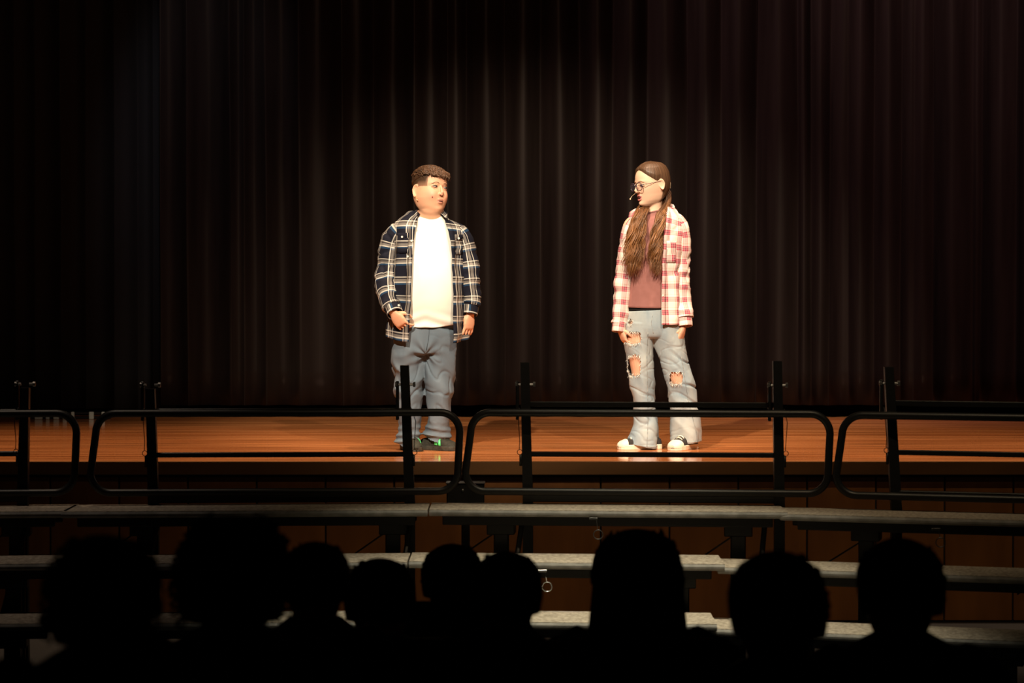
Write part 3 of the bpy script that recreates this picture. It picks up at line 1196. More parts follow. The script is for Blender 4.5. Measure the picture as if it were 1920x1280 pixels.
mat('mic_pink', (0.55, 0.10, 0.08), 0.5)
mat('slate_seam', (0.045, 0.058, 0.072), 0.9)
mat('brow_brown', (0.085, 0.040, 0.020), 0.8)
mat('brow_light', (0.26, 0.135, 0.075), 0.8)

SK_B = (0.72, 0.37, 0.225)
SK_G = (0.76, 0.48, 0.33)


def seam(rows, L_, me_, parent_, m, r=0.0013):
    """stitched seam laid on the front surface: rows of pixels; the depth comes from the cloth"""
    verts = [v.co for v in me_.vertices if v.co.y < 0.03]
    pts = []
    for px, py in rows:
        c = L_.p(px, py)
        near = [v for v in verts if abs(v.x - c.x) < 0.006 and abs(v.z - c.z) < 0.006]
        if near:
            pts.append((c.x, min(v.y for v in near) - 0.0003, c.z))
    if len(pts) > 2:
        m_ = MB()
        m_.tube(pts, r, 5)
        m_.build('seam', m, parent_, smooth=True)


def dense(rows, step=4.0):
    out = []
    for (a, b), (c, d) in zip(rows, rows[1:]):
        n = max(1, int(math.hypot(c - a, d - b) / step))
        out += [(a + (c - a) * i / n, b + (d - b) * i / n) for i in range(n)]
    return out + [rows[-1]]


class Local:
    """pixel -> local metres of a person standing at distance Y0"""

    def __init__(s, px, py):
        b = at_z(px, py, HS)
        s.o = b
        s.sc = FPX / b.y

    def p(s, px, py, y=0.0):
        w = at_y(px, py, s.o.y)
        return Vector((w.x - s.o.x, y, w.z - s.o.z))

    def c(s, rows):
        """rows (px, py, yoff, rx px, ry m) -> sweep control"""
        out = []
        for px, py, y, rx, ry in rows:
            q = s.p(px, py, y)
            out.append((q.x, q.y, q.z, rx / s.sc, ry))
        return out

    def e(s, rows):
        return [(s.p(a, 500).x, s.p(b, 500).x) for a, b in rows]


def button(parent, c, r=0.0055):
    mb = MB()
    mb.tube([Vector(c) + Vector((0, 0.001, 0)), Vector(c) + Vector((0, -0.002, 0))], r, 10)
    mb.build('button', 'button', parent)


# ------------------------------------------------------------------ performer in the navy plaid shirt
LB = Local(800, 843)
boy = empty('person', LB.o)
tag(boy, 'performer in open navy plaid shirt, white tee and slate trousers on stage', 'person')
P1 = dict(ear_z=-0.011, drop=1.15, crown=0.88, jaw=0.010, cheek=0.011, nose=0.1, nose_w=0.85, mouth_open=0.002, mouth_w=0.0165, lip=0.78)
hc = LB.p(806.5, 353.5, -0.01)
MH1 = Matrix.Translation(hc) @ Matrix.Rotation(math.radians(8), 4, 'Y') @ Matrix.Rotation(math.radians(39), 4, 'Z') @ Matrix.Rotation(math.radians(-8), 4, 'X') @ Matrix.Scale(1.05, 4)
raw = MB()
build_head(raw, MH1, P1)
# neck, torso, arms, legs
st_ = len(raw.v)
raw.ell((0, -0.020, -0.116), (0.056, 0.052, 0.036), None, 28, 18)
raw.xf(MH1, st_)
limb_solid(raw, LB.c([(808, 372, 0.006, 22, .066), (808, 390, 0.000, 24, .076), (807, 402, 0.000, 26, .078), (805, 412, 0.006, 35, .074), (804, 426, 0.01, 46, .072), (803, 445, 0.0, 56, .095),
                       (803, 480, -0.005, 56, .112), (803, 520, -0.01, 56, .128), (802, 560, -0.01, 58, .128), (800, 600, 0, 56, .112), (797, 640, 0, 52, .098), (797, 655, 0, 40, .08)]), 40, 36)
limb_solid(raw, LB.c([(766, 436, 0, 9, .035), (746, 441, 0, 13, .042), (730, 470, 0, 14, .042), (726, 510, -0.01, 13, .038), (731, 550, -0.072, 11.5, .034), (738, 574, -0.135, 9.5, .028), (741, 587, -0.165, 8.5, .024)]), 30, 20)
limb_solid(raw, LB.c([(842, 436, 0, 9, .035), (860, 441, 0, 12, .042), (876, 470, 0, 13, .042), (881, 510, -0.005, 12.5, .038), (882, 550, -0.02, 11, .034), (882, 574, -0.035, 9, .028), (881, 592, -0.045, 8.5, .024)]), 30, 20)
limb_solid(raw, LB.c([(772, 630, 0, 24, .08), (768, 680, 0, 21, .075), (767, 740, 0, 17, .06), (768, 790, 0.01, 13, .05), (768, 825, 0.02, 10, .036), (768, 838, 0.02, 9, .036)]), 26, 20)
limb_solid(raw, LB.c([(824, 630, 0, 24, .08), (826, 680, 0, 20, .075), (824, 740, 0, 16, .06), (822, 790, 0.01, 13, .05), (818, 825, 0.02, 10, .036), (816, 838, 0.02, 9, .036)]), 26, 20)
# hands
w1 = LB.p(741, 585, -0.165)
build_hand(raw, Matrix.Translation(w1) @ Matrix.Rotation(math.radians(-34), 4, 'Y') @ Matrix.Rotation(math.radians(-30), 4, 'Z'), (0.45, 0.6, 0.45), 1, 0.98, 0.09, 0.3)
w2 = LB.p(881, 588, -0.045)
build_hand(raw, Matrix.Translation(w2) @ Matrix.Rotation(math.radians(4), 4, 'Y') @ Matrix.Rotation(math.radians(48), 4, 'Z'), (0.22, 0.34, 0.3), -1, 1.0, 0.10, 0.1)
me = remesh(raw, 'body', 0.0028, 3, 0.4)
IH1 = MH1.inverted()


def soften(me_, inv, z0, z1, n):
    bm_ = bmesh.new()
    bm_.from_mesh(me_)
    vs_ = [v for v in bm_.verts if z0 < (inv @ v.co).z < z1 and (inv @ v.co).length < 0.2]
    for _ in range(n):
        bmesh.ops.smooth_vert(bm_, verts=vs_, factor=0.6, use_axis_x=True, use_axis_y=True, use_axis_z=True)
    bm_.to_mesh(me_)
    bm_.free()


soften(me, IH1, -0.190, -0.112, 34)
LIP_B = (0.60, 0.24, 0.165)


def boy_skin(co):
    q = IH1 @ co
    q.z /= 1.15 if q.z < 0 else 0.88
    c = SK_B
    if q.z > -0.14 and q.length < 0.2:
        if q.y < 0:
            for s in (-1, 1):
                c = mixc(c, (0.66, 0.24, 0.16), 0.55 * gss(q.x, q.z, s * 0.050, -0.035, 0.028, 0.024))
            c = mixc(c, (0.64, 0.26, 0.18), 0.35 * gss(q.x, q.z, 0, -0.028, 0.012, 0.012))
            if q.y < -0.085:
                c = mixc(c, LIP_B, 0.95 * (1 if (q.x / 0.021) ** 2 + ((q.z + 0.062) / 0.011) ** 2 < 1 else 0))
        # short clipped hair at the sides and back
        hl = 0.012 if q.y < 0.0 else (0.012 - 0.07 * min(1, q.y / 0.07))
        if q.y > -0.058 and abs(q.x) < 0.0775 and q.z > hl - 0.012:
            f = (q.z - hl + 0.012) / 0.035 * min(1.0, (q.y + 0.058) / 0.012)
            c = mixc(c, (0.055, 0.028, 0.015), 0.62 + 0.38 * min(1, f)) if f > 0 else c
    return c


color_verts(me, boy_skin)
body = link('body', me, 'skin', boy, True)
eye_set(body, MH1, 0.0045, 'brow_light')
mb = MB()
mb.ell((0, -0.0935, -0.0715), (0.0145, 0.0048, 0.0024), None, 14, 8)
mb.xf(MH1)
mb.build('mouth', 'mouth_dark', body, smooth=True)
for s in (-1, 1):
    mb = MB()
    mb.ell((s * 0.0062, -0.1000, -0.0432), (0.0034, 0.0040, 0.0016), None, 10, 6)
    mb.xf(MH1)
    mb.build('nostril', 'mouth_dark', body, smooth=True)
mb = MB()
mb.tube([MH1 @ Vector((-0.083, 0.006, -0.050)), MH1 @ Vector((-0.085, 0.0, -0.060)), MH1 @ Vector((-0.084, -0.006, -0.070)), MH1 @ Vector((-0.080, -0.010, -0.075))], 0.0016, 6)
mb.build('microphone_cable', 'gold_wire', boy, smooth=True)
mb = MB()
mb.ell(MH1 @ Vector((-0.050, -0.0885, -0.054)), (0.0030, 0.0030, 0.0032), None, 10, 6)
mb.build('cheek_microphone', 'mic_pink', boy, smooth=True)

# hair: cap + tousled fringe
rnd = random.Random(21)
mb = MB()


def cap_rings(P, hairline, thick, nth=72, nz=26):
    rings = []
    for j in range(nz):
        t = j / (nz - 1)
        ring = []
        for k in range(nth):
            th = 2 * PI * k / nth
            zl = hairline(th)
            z = 0.1165 - (0.1165 - zl) * (t ** 0.8)
            p = head_pt(th, z, P)
            n = Vector((p.x / 0.076 ** 2, p.y / 0.092 ** 2, max(z, -0.02) / 0.11 ** 2)).normalized()
            ring.append(p + n * thick(th, t, p))
        rings.append(ring)
    ring = []
    for k in range(nth):
        p = head_pt(2 * PI * k / nth, hairline(2 * PI * k / nth), P)
        ring.append(Vector((p.x * 0.94, p.y * 0.94, p.z)))
    rings.append(ring)
    return rings


def boy_line(th):
    c = math.cos(th)     # 1 back, -1 front
    if c < -0.45:
        return 0.068
    if c < 0.2:
        return 0.068 - 0.024 * (c + 0.45) / 0.65
    return 0.044 - 0.035 * (c - 0.2) / 0.8


rings = cap_rings(P1, boy_line, lambda th, t, p: 0.004 + 0.013 * (1 - t) ** 0.5 + 0.004 * noise.noise(p * 60) + (0.006 * t if math.cos(th) < -0.3 else 0))
mb.grid(rings, True, caps=True, cols=[[(0.060, 0.030, 0.016)] * len(r) for r in rings])
for i in range(1100):
    th = rnd.uniform(-PI, PI)
    zz = 0.1165 - 0.055 * rnd.random() ** 1.6
    p = head_pt(th, zz, P1)
    n = Vector((p.x / 0.076 ** 2, p.y / 0.092 ** 2, zz / 0.11 ** 2)).normalized()
    p = p + n * 0.012
    fl = Vector((rnd.uniform(-0.5, 0.7), -1.0, -0.15)).normalized()
    fl = (fl - n * fl.dot(n)).normalized()
    sd = fl.cross(n)
    pts = []
    L_ = rnd.uniform(0.018, 0.034)
    ph = rnd.uniform(0, 6)
    for j in range(7):
        t = j / 6
        pts.append(p + fl * (L_ * t) + n * (0.007 * math.sin(PI * t) - 0.003 * t) + sd * (0.005 * math.sin(ph + 3.5 * t)))
    k = rnd.uniform(0.6, 1.5)
    strand(mb, pts, 0.0014, (0.090 * k, 0.044 * k, 0.022 * k), 4)
for i in range(420):
    x_ = rnd.uniform(-0.062, 0.066)
    yb = -0.082 * math.sqrt(max(0.05, 1 - (x_ / 0.075) ** 2))
    p = Vector((x_, yb, 0.078 + rnd.uniform(-0.004, 0.016)))
    drop = rnd.uniform(0.020, 0.036) * (1.05 if x_ > 0.0 else 0.8) * (0.75 if abs(x_) > 0.05 else 1)
    sw = rnd.uniform(-0.010, 0.016)
    ph = rnd.uniform(0, 6)
    clump = 0.005 * math.sin(x_ * 230)
    pts = []
    for j in range(9):
        t = j / 8
        pts.append(p + Vector((sw * t + 0.004 * math.sin(ph + 5 * t) + clump * t * t, -0.011 * math.sin(PI * 0.6 * t) - 0.004, 0.006 * math.sin(PI * t) - drop * t ** 1.3)))
    k = rnd.uniform(0.6, 1.6)
    strand(mb, pts, 0.0013, (0.100 * k, 0.046 * k, 0.023 * k), 4)
mb.v = [(x_, y_, z_ * 0.88) for x_, y_, z_ in mb.v]
mb.xf(MH1)
mb.build('hair', 'hair_strands', boy, smooth=True)

# white tee
TB = [(805, 407, 0.010, 29, .070), (805, 412, 0.008, 40, .076), (804, 424, 0.004, 60, .090), (803, 445, 0.0, 64, .110), (803, 480, -0.008, 62, .128), (803, 520, -0.014, 62, .143),
      (803, 555, -0.014, 63, .143), (803, 585, -0.008, 62, .132), (803, 606, -0.004, 60, .124)]


def tee_wr(p, t, th):
    f = 0.004 * fold(p, 3.0, (7, 7, 4)) * t + 0.007 * t * crease(Vector((p.x, p.y, p.z + 0.4 * abs(p.x))), 9.2, (5, 5, 6), 0.09)
    d = max(0.0, (t - 0.80) / 0.2)
    f += 0.016 * d * math.sin((p.z + 0.35 * abs(p.x)) * 105) * (0.5 + 0.5 * noise.noise(Vector((p.x * 8, 2, p.z * 5))))
    return f


def hem_sag(rings, z0, amt):
    for r in rings:
        for i, p in enumerate(r):
            if p.y < 0:
                k = max(0.0, min(1.0, (z0 - p.z) / 0.2))
                p.z -= amt * k * max(0.0, 1 - (p.x / 0.16) ** 2)


rings, uv = sweep(LB.c(TB), 60, 80, 0.95, None, tee_wr)
for r in rings[:3]:
    for p in r:
        if p.y > 0:
            p.z += 0.012
hem_sag(rings, LB.p(0, 560).z, 0.016)
mb = MB()
mb.grid([r[:-1] for r in rings], True)
tee = mb.build('t_shirt', 'white_cotton', boy, smooth=True, solid=0.003)
mb = MB()
ring0 = rings[0][:-1]
mb.tube([p + Vector((0, -0.001, 0.001)) for p in ring0[::2]], 0.0055, 6, closed=True)
mb.build('neckband', 'white_cotton', tee, smooth=True)

# overshirt
SB = [(806, 405, 0.012, 33, .078), (805, 410, 0.010, 46, .083), (804, 421, 0.006, 64, .098), (803, 442, 0.0, 69, .120), (803, 480, -0.006, 67, .142), (803, 520, -0.012, 67, .158),
      (803, 560, -0.012, 69, .160), (801, 600, -0.006, 72, .152), (800, 634, 0.0, 74, .150)]
SBE = [(785, 831), (784, 833), (784, 836), (779, 842), (776, 848), (774, 850), (773, 851), (771, 850), (768, 849)]


def shirt_wr(p, t, th):
    return 0.010 * fold(p, 8.0, (9, 9, 2.4)) + 0.006 * fold(p, 2.2, (7, 7, 12)) + 0.007 * t * math.sin(th * 9 + p.z * 9) + 0.010 * crease(p, 6.6, (9, 9, 5), 0.09)


rings, uv = sweep(LB.c(SB), 64, 96, 1.0, LB.e(SBE), shirt_wr)
def stand_off(rings_, lf, rf):
    n_ = len(rings_)
    for i_, r_ in enumerate(rings_):
        t_ = min(1.0, max(0.0, (i_ / n_ - 0.18) / 0.2))
        for k_ in range(12):
            w_ = (1 - k_ / 12) ** 1.5 * t_ * (0.75 + 0.5 * noise.noise(Vector((i_ * 0.09, lf * 100, 0))))
            r_[k_].y -= lf * w_
            r_[-1 - k_].y -= rf * w_


stand_off(rings, 0.030, 0.016)
for i, r in enumerate(rings):      # tail: curved hem, longer at the sides' front
    if i > 56:
        for k, p in enumerate(r):
            p.z -= 0.010 * math.cos(k / 96 * 2 * PI * 2) * (i - 56) / 7
mb = MB()
mb.grid(rings, False, uvs=uv)
shirt = mb.build('shirt', 'navy_plaid', boy, smooth=True, solid=0.004)
for side in (0, -1):               # plackets
    mb = MB()
    a = [r[side] + Vector((0, -0.004, 0)) for r in rings[3:]]
    b = [r[3 if side == 0 else -4] + Vector((0, -0.005, 0)) for r in rings[3:]]
    u_ = [u[side] for u in uv[3:]]
    w_ = [u[3 if side == 0 else -4] for u in uv[3:]]
    mb.grid([[p, q] for p, q in zip(a, b)], False, uvs=[[s_, t_] for s_, t_ in zip(u_, w_)])
    mb.build('placket', 'navy_plaid', shirt, smooth=True, solid=0.003)
for px, py in ((780.5, 425), (774, 452), (767, 481)):
    c = LB.p(px, py, 0)
    k = min(range(3, 60), key=lambda i: abs(rings[i][2].z - c.z))
    button(shirt, (c.x, min(p.y for p in rings[k] if abs(p.x - c.x) < 0.02) - 0.008, c.z))


def pocket(shirt_, rings_, uv_, x0, x1, z0, z1, m, flap=True):
    def surf(x_, z_):
        k = min(range(2, len(rings_) - 2), key=lambda i: abs(rings_[i][4].z - z_))
        q_ = min((i for i, p in enumerate(rings_[k]) if p.y < 0), key=lambda i: abs(rings_[k][i].x - x_))
        return rings_[k][q_].y, uv_[k][q_]
    g, u = [], []
    for j in range(7):
        z_ = z0 + (z1 - z0) * j / 6
        g.append([Vector((x0 + (x1 - x0) * i / 6, surf(x0 + (x1 - x0) * i / 6, z_)[0] - 0.006, z_)) for i in range(7)])
        u0 = surf((x0 + x1) / 2, z_)[1]
        u.append([(u0[0] + (x1 - x0) * (i / 6 - 0.5) + 0.013, u0[1]) for i in range(7)])
    mb_ = MB()
    mb_.grid(g, False, uvs=u)
    mb_.build('pocket', m, shirt_, smooth=True, solid=0.003)
    if not flap:
        return
    mb_ = MB()
    gz = [[p + Vector((0, -0.003, 0)) for p in g[6]], [p + Vector((0, -0.004, (z0 - z1) * 0.26 - 0.008 * (1 - abs(i - 3) / 3))) for i, p in enumerate(g[6])]]
    mb_.grid(gz, False, uvs=[u[6], [(a, b - 0.03) for a, b in u[6]]])
    mb_.build('pocket_flap', m, shirt_, smooth=True, solid=0.003)
    button(shirt_, ((x0 + x1) / 2, min(p.y for p in g[6]) - 0.009, z1 + (z0 - z1) * 0.2))


pocket(shirt, rings, uv, LB.p(743, 0).x, LB.p(768, 0).x, LB.p(0, 475).z, LB.p(0, 437).z, 'navy_plaid')
pocket(shirt, rings, uv, LB.p(854, 0).x, LB.p(868, 0).x, LB.p(0, 477).z, LB.p(0, 440).z, 'navy_plaid')


def sleeve(shirt_, ctrl, m, seed, amp=0.006, cuff=3):
    def wr(p, t, th):
        k = min(1.0, 0.25 + 1.1 * t)
        d = p.z * 1.0 + 0.45 * p.x * math.sin(seed)
        a = fold(Vector((p.x + d * 0.35, p.y, p.z)), seed, (13, 10, 6))
        b = fold(p, seed + 9, (6, 6, 17))
        el = math.exp(-((t - 0.55) / 0.16) ** 2) + math.exp(-((t - 0.95) / 0.12) ** 2)
        return amp * k * (0.8 * a + (0.45 + 0.9 * el) * b - 0.4 + 1.2 * crease(Vector((p.x, p.y, p.z + 0.5 * p.x * math.cos(seed))), seed + 4, (9, 9, 14), 0.10))
    r, u = sweep(ctrl, 80, 48, 1.0, None, wr)
    # gather into the cuff
    mb_ = MB()
    mb_.grid(r, False, uvs=u)
    sl = mb_.build('sleeve', m, shirt_, smooth=True, solid=0.003)
    e = ctrl[-1]
    d = ctrl[-2]
    T = (Vector(e[:3]) - Vector(d[:3])).normalized()
    c0 = Vector(e[:3]) - T * 0.004
    cc = [tuple(c0 + T * s_) + (e[3] * q, e[4] * q) for s_, q in ((-0.006, 0.98), (0.0, 1.06), (0.022, 1.06), (0.046, 1.03), (0.050, 0.97))]
    r2, u2 = sweep(cc, 12, 40, 0.95, None, lambda p, t, th: 0.0015 * noise.noise(p * 30))
    mb_ = MB()
    mb_.grid(r2, False, uvs=[[(b * 1.0, a) for a, b in row] for row in u2])
    mb_.build('cuff', m, shirt_, smooth=True, solid=0.003)
    return r2


sl1 = LB.c([(768, 425, 0, 8, .050), (753, 430, 0, 15, .058), (739, 441, 0, 19, .065), (731, 465, 0, 21, .068), (727, 500, -0.008, 21, .066), (727, 530, -0.040, 20.5, .062), (731, 555, -0.088, 19.5, .056), (736, 569, -0.123, 17, .050), (739, 576, -0.140, 14.5, .042)])
r2 = sleeve(shirt, sl1, 'navy_plaid', 1.3, 0.009)
button(shirt, r2[6][14] + Vector((0, -0.004, 0)), 0.006)
sl2 = LB.c([(840, 425, 0, 8, .050), (853, 430, 0, 14, .058), (864, 441, 0, 17.5, .065), (872, 465, 0, 19, .068), (878, 500, -0.005, 19.5, .066), (881, 530, -0.014, 19.5, .062), (884, 553, -0.024, 18, .056), (884, 566, -0.03, 15.5, .048), (883, 574, -0.036, 14, .042)])
r2 = sleeve(shirt, sl2, 'navy_plaid', 5.1, 0.009)
button(shirt, r2[6][30] + Vector((0.004, -0.004, 0)), 0.006)
# collar: two leaves folded over a stand
def collar(shirt_, Lc, m, neck, left, right, first=0):
    """neck: (px, py, y, rx px, ry) of the stand; left/right: tip pixel positions (px, py, y)"""
    q = Lc.p(neck[0], neck[1], neck[2])
    rx, ry = neck[3] / Lc.sc, neck[4]
    ths = [-2.45 + 4.9 * k / 40 for k in range(41)]
    top, bot, stand = [], [], []
    for th in ths:
        f = abs(th) / 2.45
        p = q + Vector((rx * math.sin(th), ry * math.cos(th), 0.022 - 0.034 * f * f))
        top.append(p)
        stand.append(p + Vector((0.0, 0.0, -0.030)))
        o_ = Vector((math.sin(th), math.cos(th), 0))
        bot.append(p + o_ * (0.020 - 0.004 * f) + Vector((0, 0, -0.036)))
    for side, tip in ((0, left), (1, right)):
        tp = Lc.p(*tip)
        for k in range(41):
            w_ = max(0.0, ((20 - k) if side == 0 else (k - 20)) / 20 - 0.45) / 0.55
            bot[k] = bot[k].lerp(tp, max(0, w_) ** 1.4)
    mid = [a.lerp(b, 0.35) + Vector((math.sin(t), math.cos(t), 0.0)) * 0.004 for a, b, t in zip(top, bot, ths)]
    us = [[(3 + th * 0.07, 5 - 0.02 * j) for th in ths] for j in range(4)]
    mb_ = MB()
    mb_.grid([r_[first:] for r_ in (stand, top, mid, bot)], False, uvs=[r_[first:] for r_ in us])
    mb_.build('collar', m, shirt_, smooth=True, solid=0.003)


collar(shirt, LB, 'navy_plaid', (807, 396, 0.010, 27, .080), (779, 416, -0.104), (843, 413, -0.104))

# trousers
raw = MB()
limb_solid(raw, LB.c([(800, 588, 0, 57, .118), (798, 610, 0, 60, .124), (796, 640, 0, 61, .126), (796, 655, 0, 58, .120), (797, 664, 0, 45, .10)]), 20, 48, 0.92)


def leg_wr(seed, hem_z):
    def f(p, t, th):
        k = max(0.0, min(1.0, 1 - (p.z - hem_z) / 0.13))
        q = 0.012 * k * math.sin(p.z * 175 + 1.6 * math.sin(th * 1 + seed)) * (0.75 + 0.6 * noise.noise(Vector((math.sin(th) * 2, seed, p.z * 6))))
        kn = math.exp(-((p.z - 0.40) / 0.14) ** 2)
        q += 0.013 * fold(Vector((p.x, p.y, p.z + 0.5 * p.x)), seed, (7, 7, 8)) * (0.5 + 0.7 * kn) - 0.004
        return q
    return f


limb_solid(raw, LB.c([(772, 630, 0, 34, .115), (768, 655, 0, 33, .112), (766, 690, 0, 30, .100), (766, 725, -0.005, 27, .092), (768, 760, -0.01, 25, .086), (769, 790, -0.01, 22, .082), (768, 808, -0.01, 22, .084), (766, 822, -0.005, 24, .090), (764, 831, 0.0, 25, .092)]), 80, 48, 1.0, leg_wr(2.0, 0.03))
limb_solid(raw, LB.c([(822, 630, 0, 34, .115), (827, 655, 0, 30, .112), (826, 690, 0, 27, .100), (824, 725, -0.005, 26, .092), (824, 760, -0.01, 23, .086), (822, 790, -0.01, 21, .082), (821, 803, 0.0, 23, .084), (820, 813, 0.005, 27, .086), (818, 822, 0.010, 25, .082)]), 80, 48, 1.0, leg_wr(6.0, 0.04))
me = remesh(raw, 'trousers', 0.0042, 3, 0.5)
zc_ = LB.p(0, 662).z
xc_ = LB.p(799, 0).x


def boy_crumple(p):
    q = Vector((p.x, p.y, p.z + 0.55 * abs(p.x - xc_)))
    f = 0.008 * crease(q, 3.1, (5, 5, 8), 0.11) + 0.004 * crease(q, 8.4, (11, 11, 12), 0.10)
    r_ = math.hypot(p.x - xc_, p.z - zc_)
    a_ = math.atan2(p.z - zc_, p.x - xc_)
    f += 0.005 * math.sin(a_ * 7) * math.exp(-((r_ - 0.05) / 0.06) ** 2) * (1 if p.y < 0 else 0)
    return f


crumple(me, boy_crumple)
tr = link('trousers', me, 'slate_twill', boy, True)
seam(dense([(807, 611), (806, 625), (804, 640), (801, 655)]), LB, me, tr, 'slate_seam', 0.0016)
# trainers
M1 = Matrix.Translation(LB.p(768, 843, -0.01)) @ Matrix.Rotation(math.radians(16), 4, 'Z')
M1.translation.z = 0.0
build_shoe(boy, M1, 0.225, 'trainer')
M2 = Matrix.Translation(LB.p(812, 843, 0.0)) @ Matrix.Rotation(math.radians(58), 4, 'Z')
M2.translation.z = 0.0
build_shoe(boy, M2, 0.228, 'trainer')

# ------------------------------------------------------------------ performer in the red plaid shirt
LG = Local(1235, 841)
girl = empty('person', LG.o)
tag(girl, 'performer with glasses, pigtails, red plaid shirt and ripped jeans on stage', 'person')
P2 = dict(chin=0.017, jaw=-0.006, cheek=0.003, nose=0.8, nose_w=0.8, mouth_open=0.012, mouth_w=0.0165, lip=0.72)
hc = LG.p(1222, 345.5, -0.005)
MH2 = Matrix.Translation(hc) @ Matrix.Rotation(math.radians(-3), 4, 'Y') @ Matrix.Rotation(math.radians(-62), 4, 'Z') @ Matrix.Rotation(math.radians(4), 4, 'X') @ Matrix.Scale(0.985, 4)
raw = MB()
build_head(raw, MH2, P2)
limb_solid(raw, LG.c([(1229, 362, 0.01, 15, .046), (1228, 378, 0.012, 14, .046), (1227, 390, 0.014, 14.5, .047), (1227, 400, 0.014, 22, .05), (1228, 412, 0.012, 38, .062), (1228, 430, 0.006, 46, .078),
                       (1227, 465, 0.0, 42, .090), (1224, 500, 0.0, 38, .085), (1222, 540, 0.0, 37, .080), (1222, 580, 0.0, 42, .085), (1223, 612, 0.0, 45, .085), (1223, 628, 0, 36, .07)]), 40, 36)
limb_solid(raw, LG.c([(1262, 410, 0, 10, .03), (1274, 422, 0, 12, .036), (1278, 460, 0, 10.5, .034), (1277, 500, 0, 10, .032), (1276, 550, -0.01, 9, .028), (1278, 585, -0.025, 8, .025), (1279, 612, -0.04, 7, .021)]), 30, 20)
limb_solid(raw, LG.c([(1192, 412, 0, 10, .03), (1180, 424, 0, 12, .036), (1174, 460, 0, 10.5, .034), (1170, 500, 0, 10, .032), (1166, 550, -0.01, 9, .028), (1164, 585, -0.02, 8, .025), (1164, 614, -0.03, 7, .021)]), 30, 20)
GLEG_L = [(1200, 612, 0, 22, .075), (1196, 640, -0.002, 22, .077), (1197, 670, -0.004, 18.5, .067), (1199, 690, -0.008, 16.5, .060), (1200, 715, -0.01, 14, .05), (1208, 760, 0.0, 13, .05), (1212, 800, 0.01, 10, .04), (1212, 836, 0.015, 9, .035)]
GLEG_R = [(1246, 612, 0, 23, .075), (1256, 660, 0, 19, .070), (1268, 700, -0.008, 18.5, .066), (1276, 725, -0.008, 17, .060), (1284, 760, 0.0, 13, .05), (1286, 800, 0.01, 10, .04), (1286, 836, 0.015, 9, .035)]
limb_solid(raw, LG.c(GLEG_L), 30, 22)
limb_solid(raw, LG.c(GLEG_R), 30, 22)
w1 = LG.p(1163, 615, -0.032)
build_hand(raw, Matrix.Translation(w1) @ Matrix.Rotation(math.radians(-16), 4, 'Y') @ Matrix.Rotation(math.radians(-70), 4, 'Z'), (0.45, 0.6, 0.4), 1, 0.88, 0.04, 0.5)
w2 = LG.p(1279, 615, -0.048)
build_hand(raw, Matrix.Translation(w2) @ Matrix.Rotation(math.radians(14), 4, 'Y') @ Matrix.Rotation(math.radians(62), 4, 'Z'), (0.7, 0.95, 0.6), -1, 0.88, 0.08, 0.5)
me = remesh(raw, 'body', 0.0028, 3, 0.4)
IH2 = MH2.inverted()
soften(me, IH2, -0.150, -0.104, 16)


def girl_skin(co):
    q = IH2 @ co
    c = SK_G
    if q.z > -0.14 and q.length < 0.2 and q.y < 0:
        for s in (-1, 1):
            c = mixc(c, (0.68, 0.33, 0.24), 0.35 * gss(q.x, q.z, s * 0.048, -0.03, 0.028, 0.024))
        if q.y < -0.084:
            if (q.x / 0.0205) ** 2 + ((q.z + 0.0645) / 0.0205) ** 2 < 1:
                c = (0.60, 0.20, 0.18)
    if co.z < 0.75:
        c = mixc(c, (0.68, 0.30, 0.18), 0.5)
    return c


color_verts(me, girl_skin)
body = link('body', me, 'skin', girl, True)
eye_set(body, MH2, -0.002, 'brow_light', 0.002)
mb = MB()
mb.ell((0, -0.0895, -0.0650), (0.0145, 0.0060, 0.0085), None, 16, 10)
mb.xf(MH2)
mb.build('mouth', 'mouth_dark', body, smooth=True)
for s in (-1, 1):
    mb = MB()
    mb.ell((s * 0.0062, -0.1020, -0.0378), (0.003, 0.004, 0.0014), None, 10, 6)
    mb.xf(MH2)
    mb.build('nostril', 'mouth_dark', body, smooth=True)

# glasses
gl = MB()


def rim_pts(s, n=32):
    out = []
    for k in range(n):
        a = 2 * PI * k / n
        out.append(Vector((s * 0.033 + 0.0245 * spw(math.cos(a), 0.72), -0.1035 + 0.10 * ((s * 0.033 + 0.0245 * math.cos(a)) ** 2) / 0.06, -0.004 + 0.0200 * spw(math.sin(a), 0.72) - (0.002 if math.sin(a) < 0 else 0))))
    return out


for s in (-1, 1):
    gl.tube(rim_pts(s), 0.0021, 6, closed=True)
    gl.tube([Vector((s * 0.0575, -0.098, 0.004)), Vector((s * 0.066, -0.092, 0.005)), Vector((s * 0.076, -0.060, 0.006)), Vector((s * 0.0795, 0.0, 0.012)), Vector((s * 0.080, 0.018, 0.006)), Vector((s * 0.079, 0.03, -0.012))], [0.0020, 0.0018, 0.0013, 0.0012, 0.0012, 0.001], 6)
gl.tube([Vector((-0.0095, -0.1030, -0.001)), Vector((0, -0.1055, 0.003)), Vector((0.0095, -0.1030, -0.001))], 0.0019, 6)
gl.xf(MH2)
glo = gl.build('glasses', 'frame_plum', girl, smooth=True)
for s in (-1, 1):
    mb = MB()
    pts = rim_pts(s)
    c = sum(pts, Vector()) / len(pts)
    mb.add([c] + pts, [(0, 1 + k, 1 + (k + 1) % 32) for k in range(32)])
    mb.xf(MH2)
    mb.build('lens', 'lens_glass', glo, solid=0.0012)
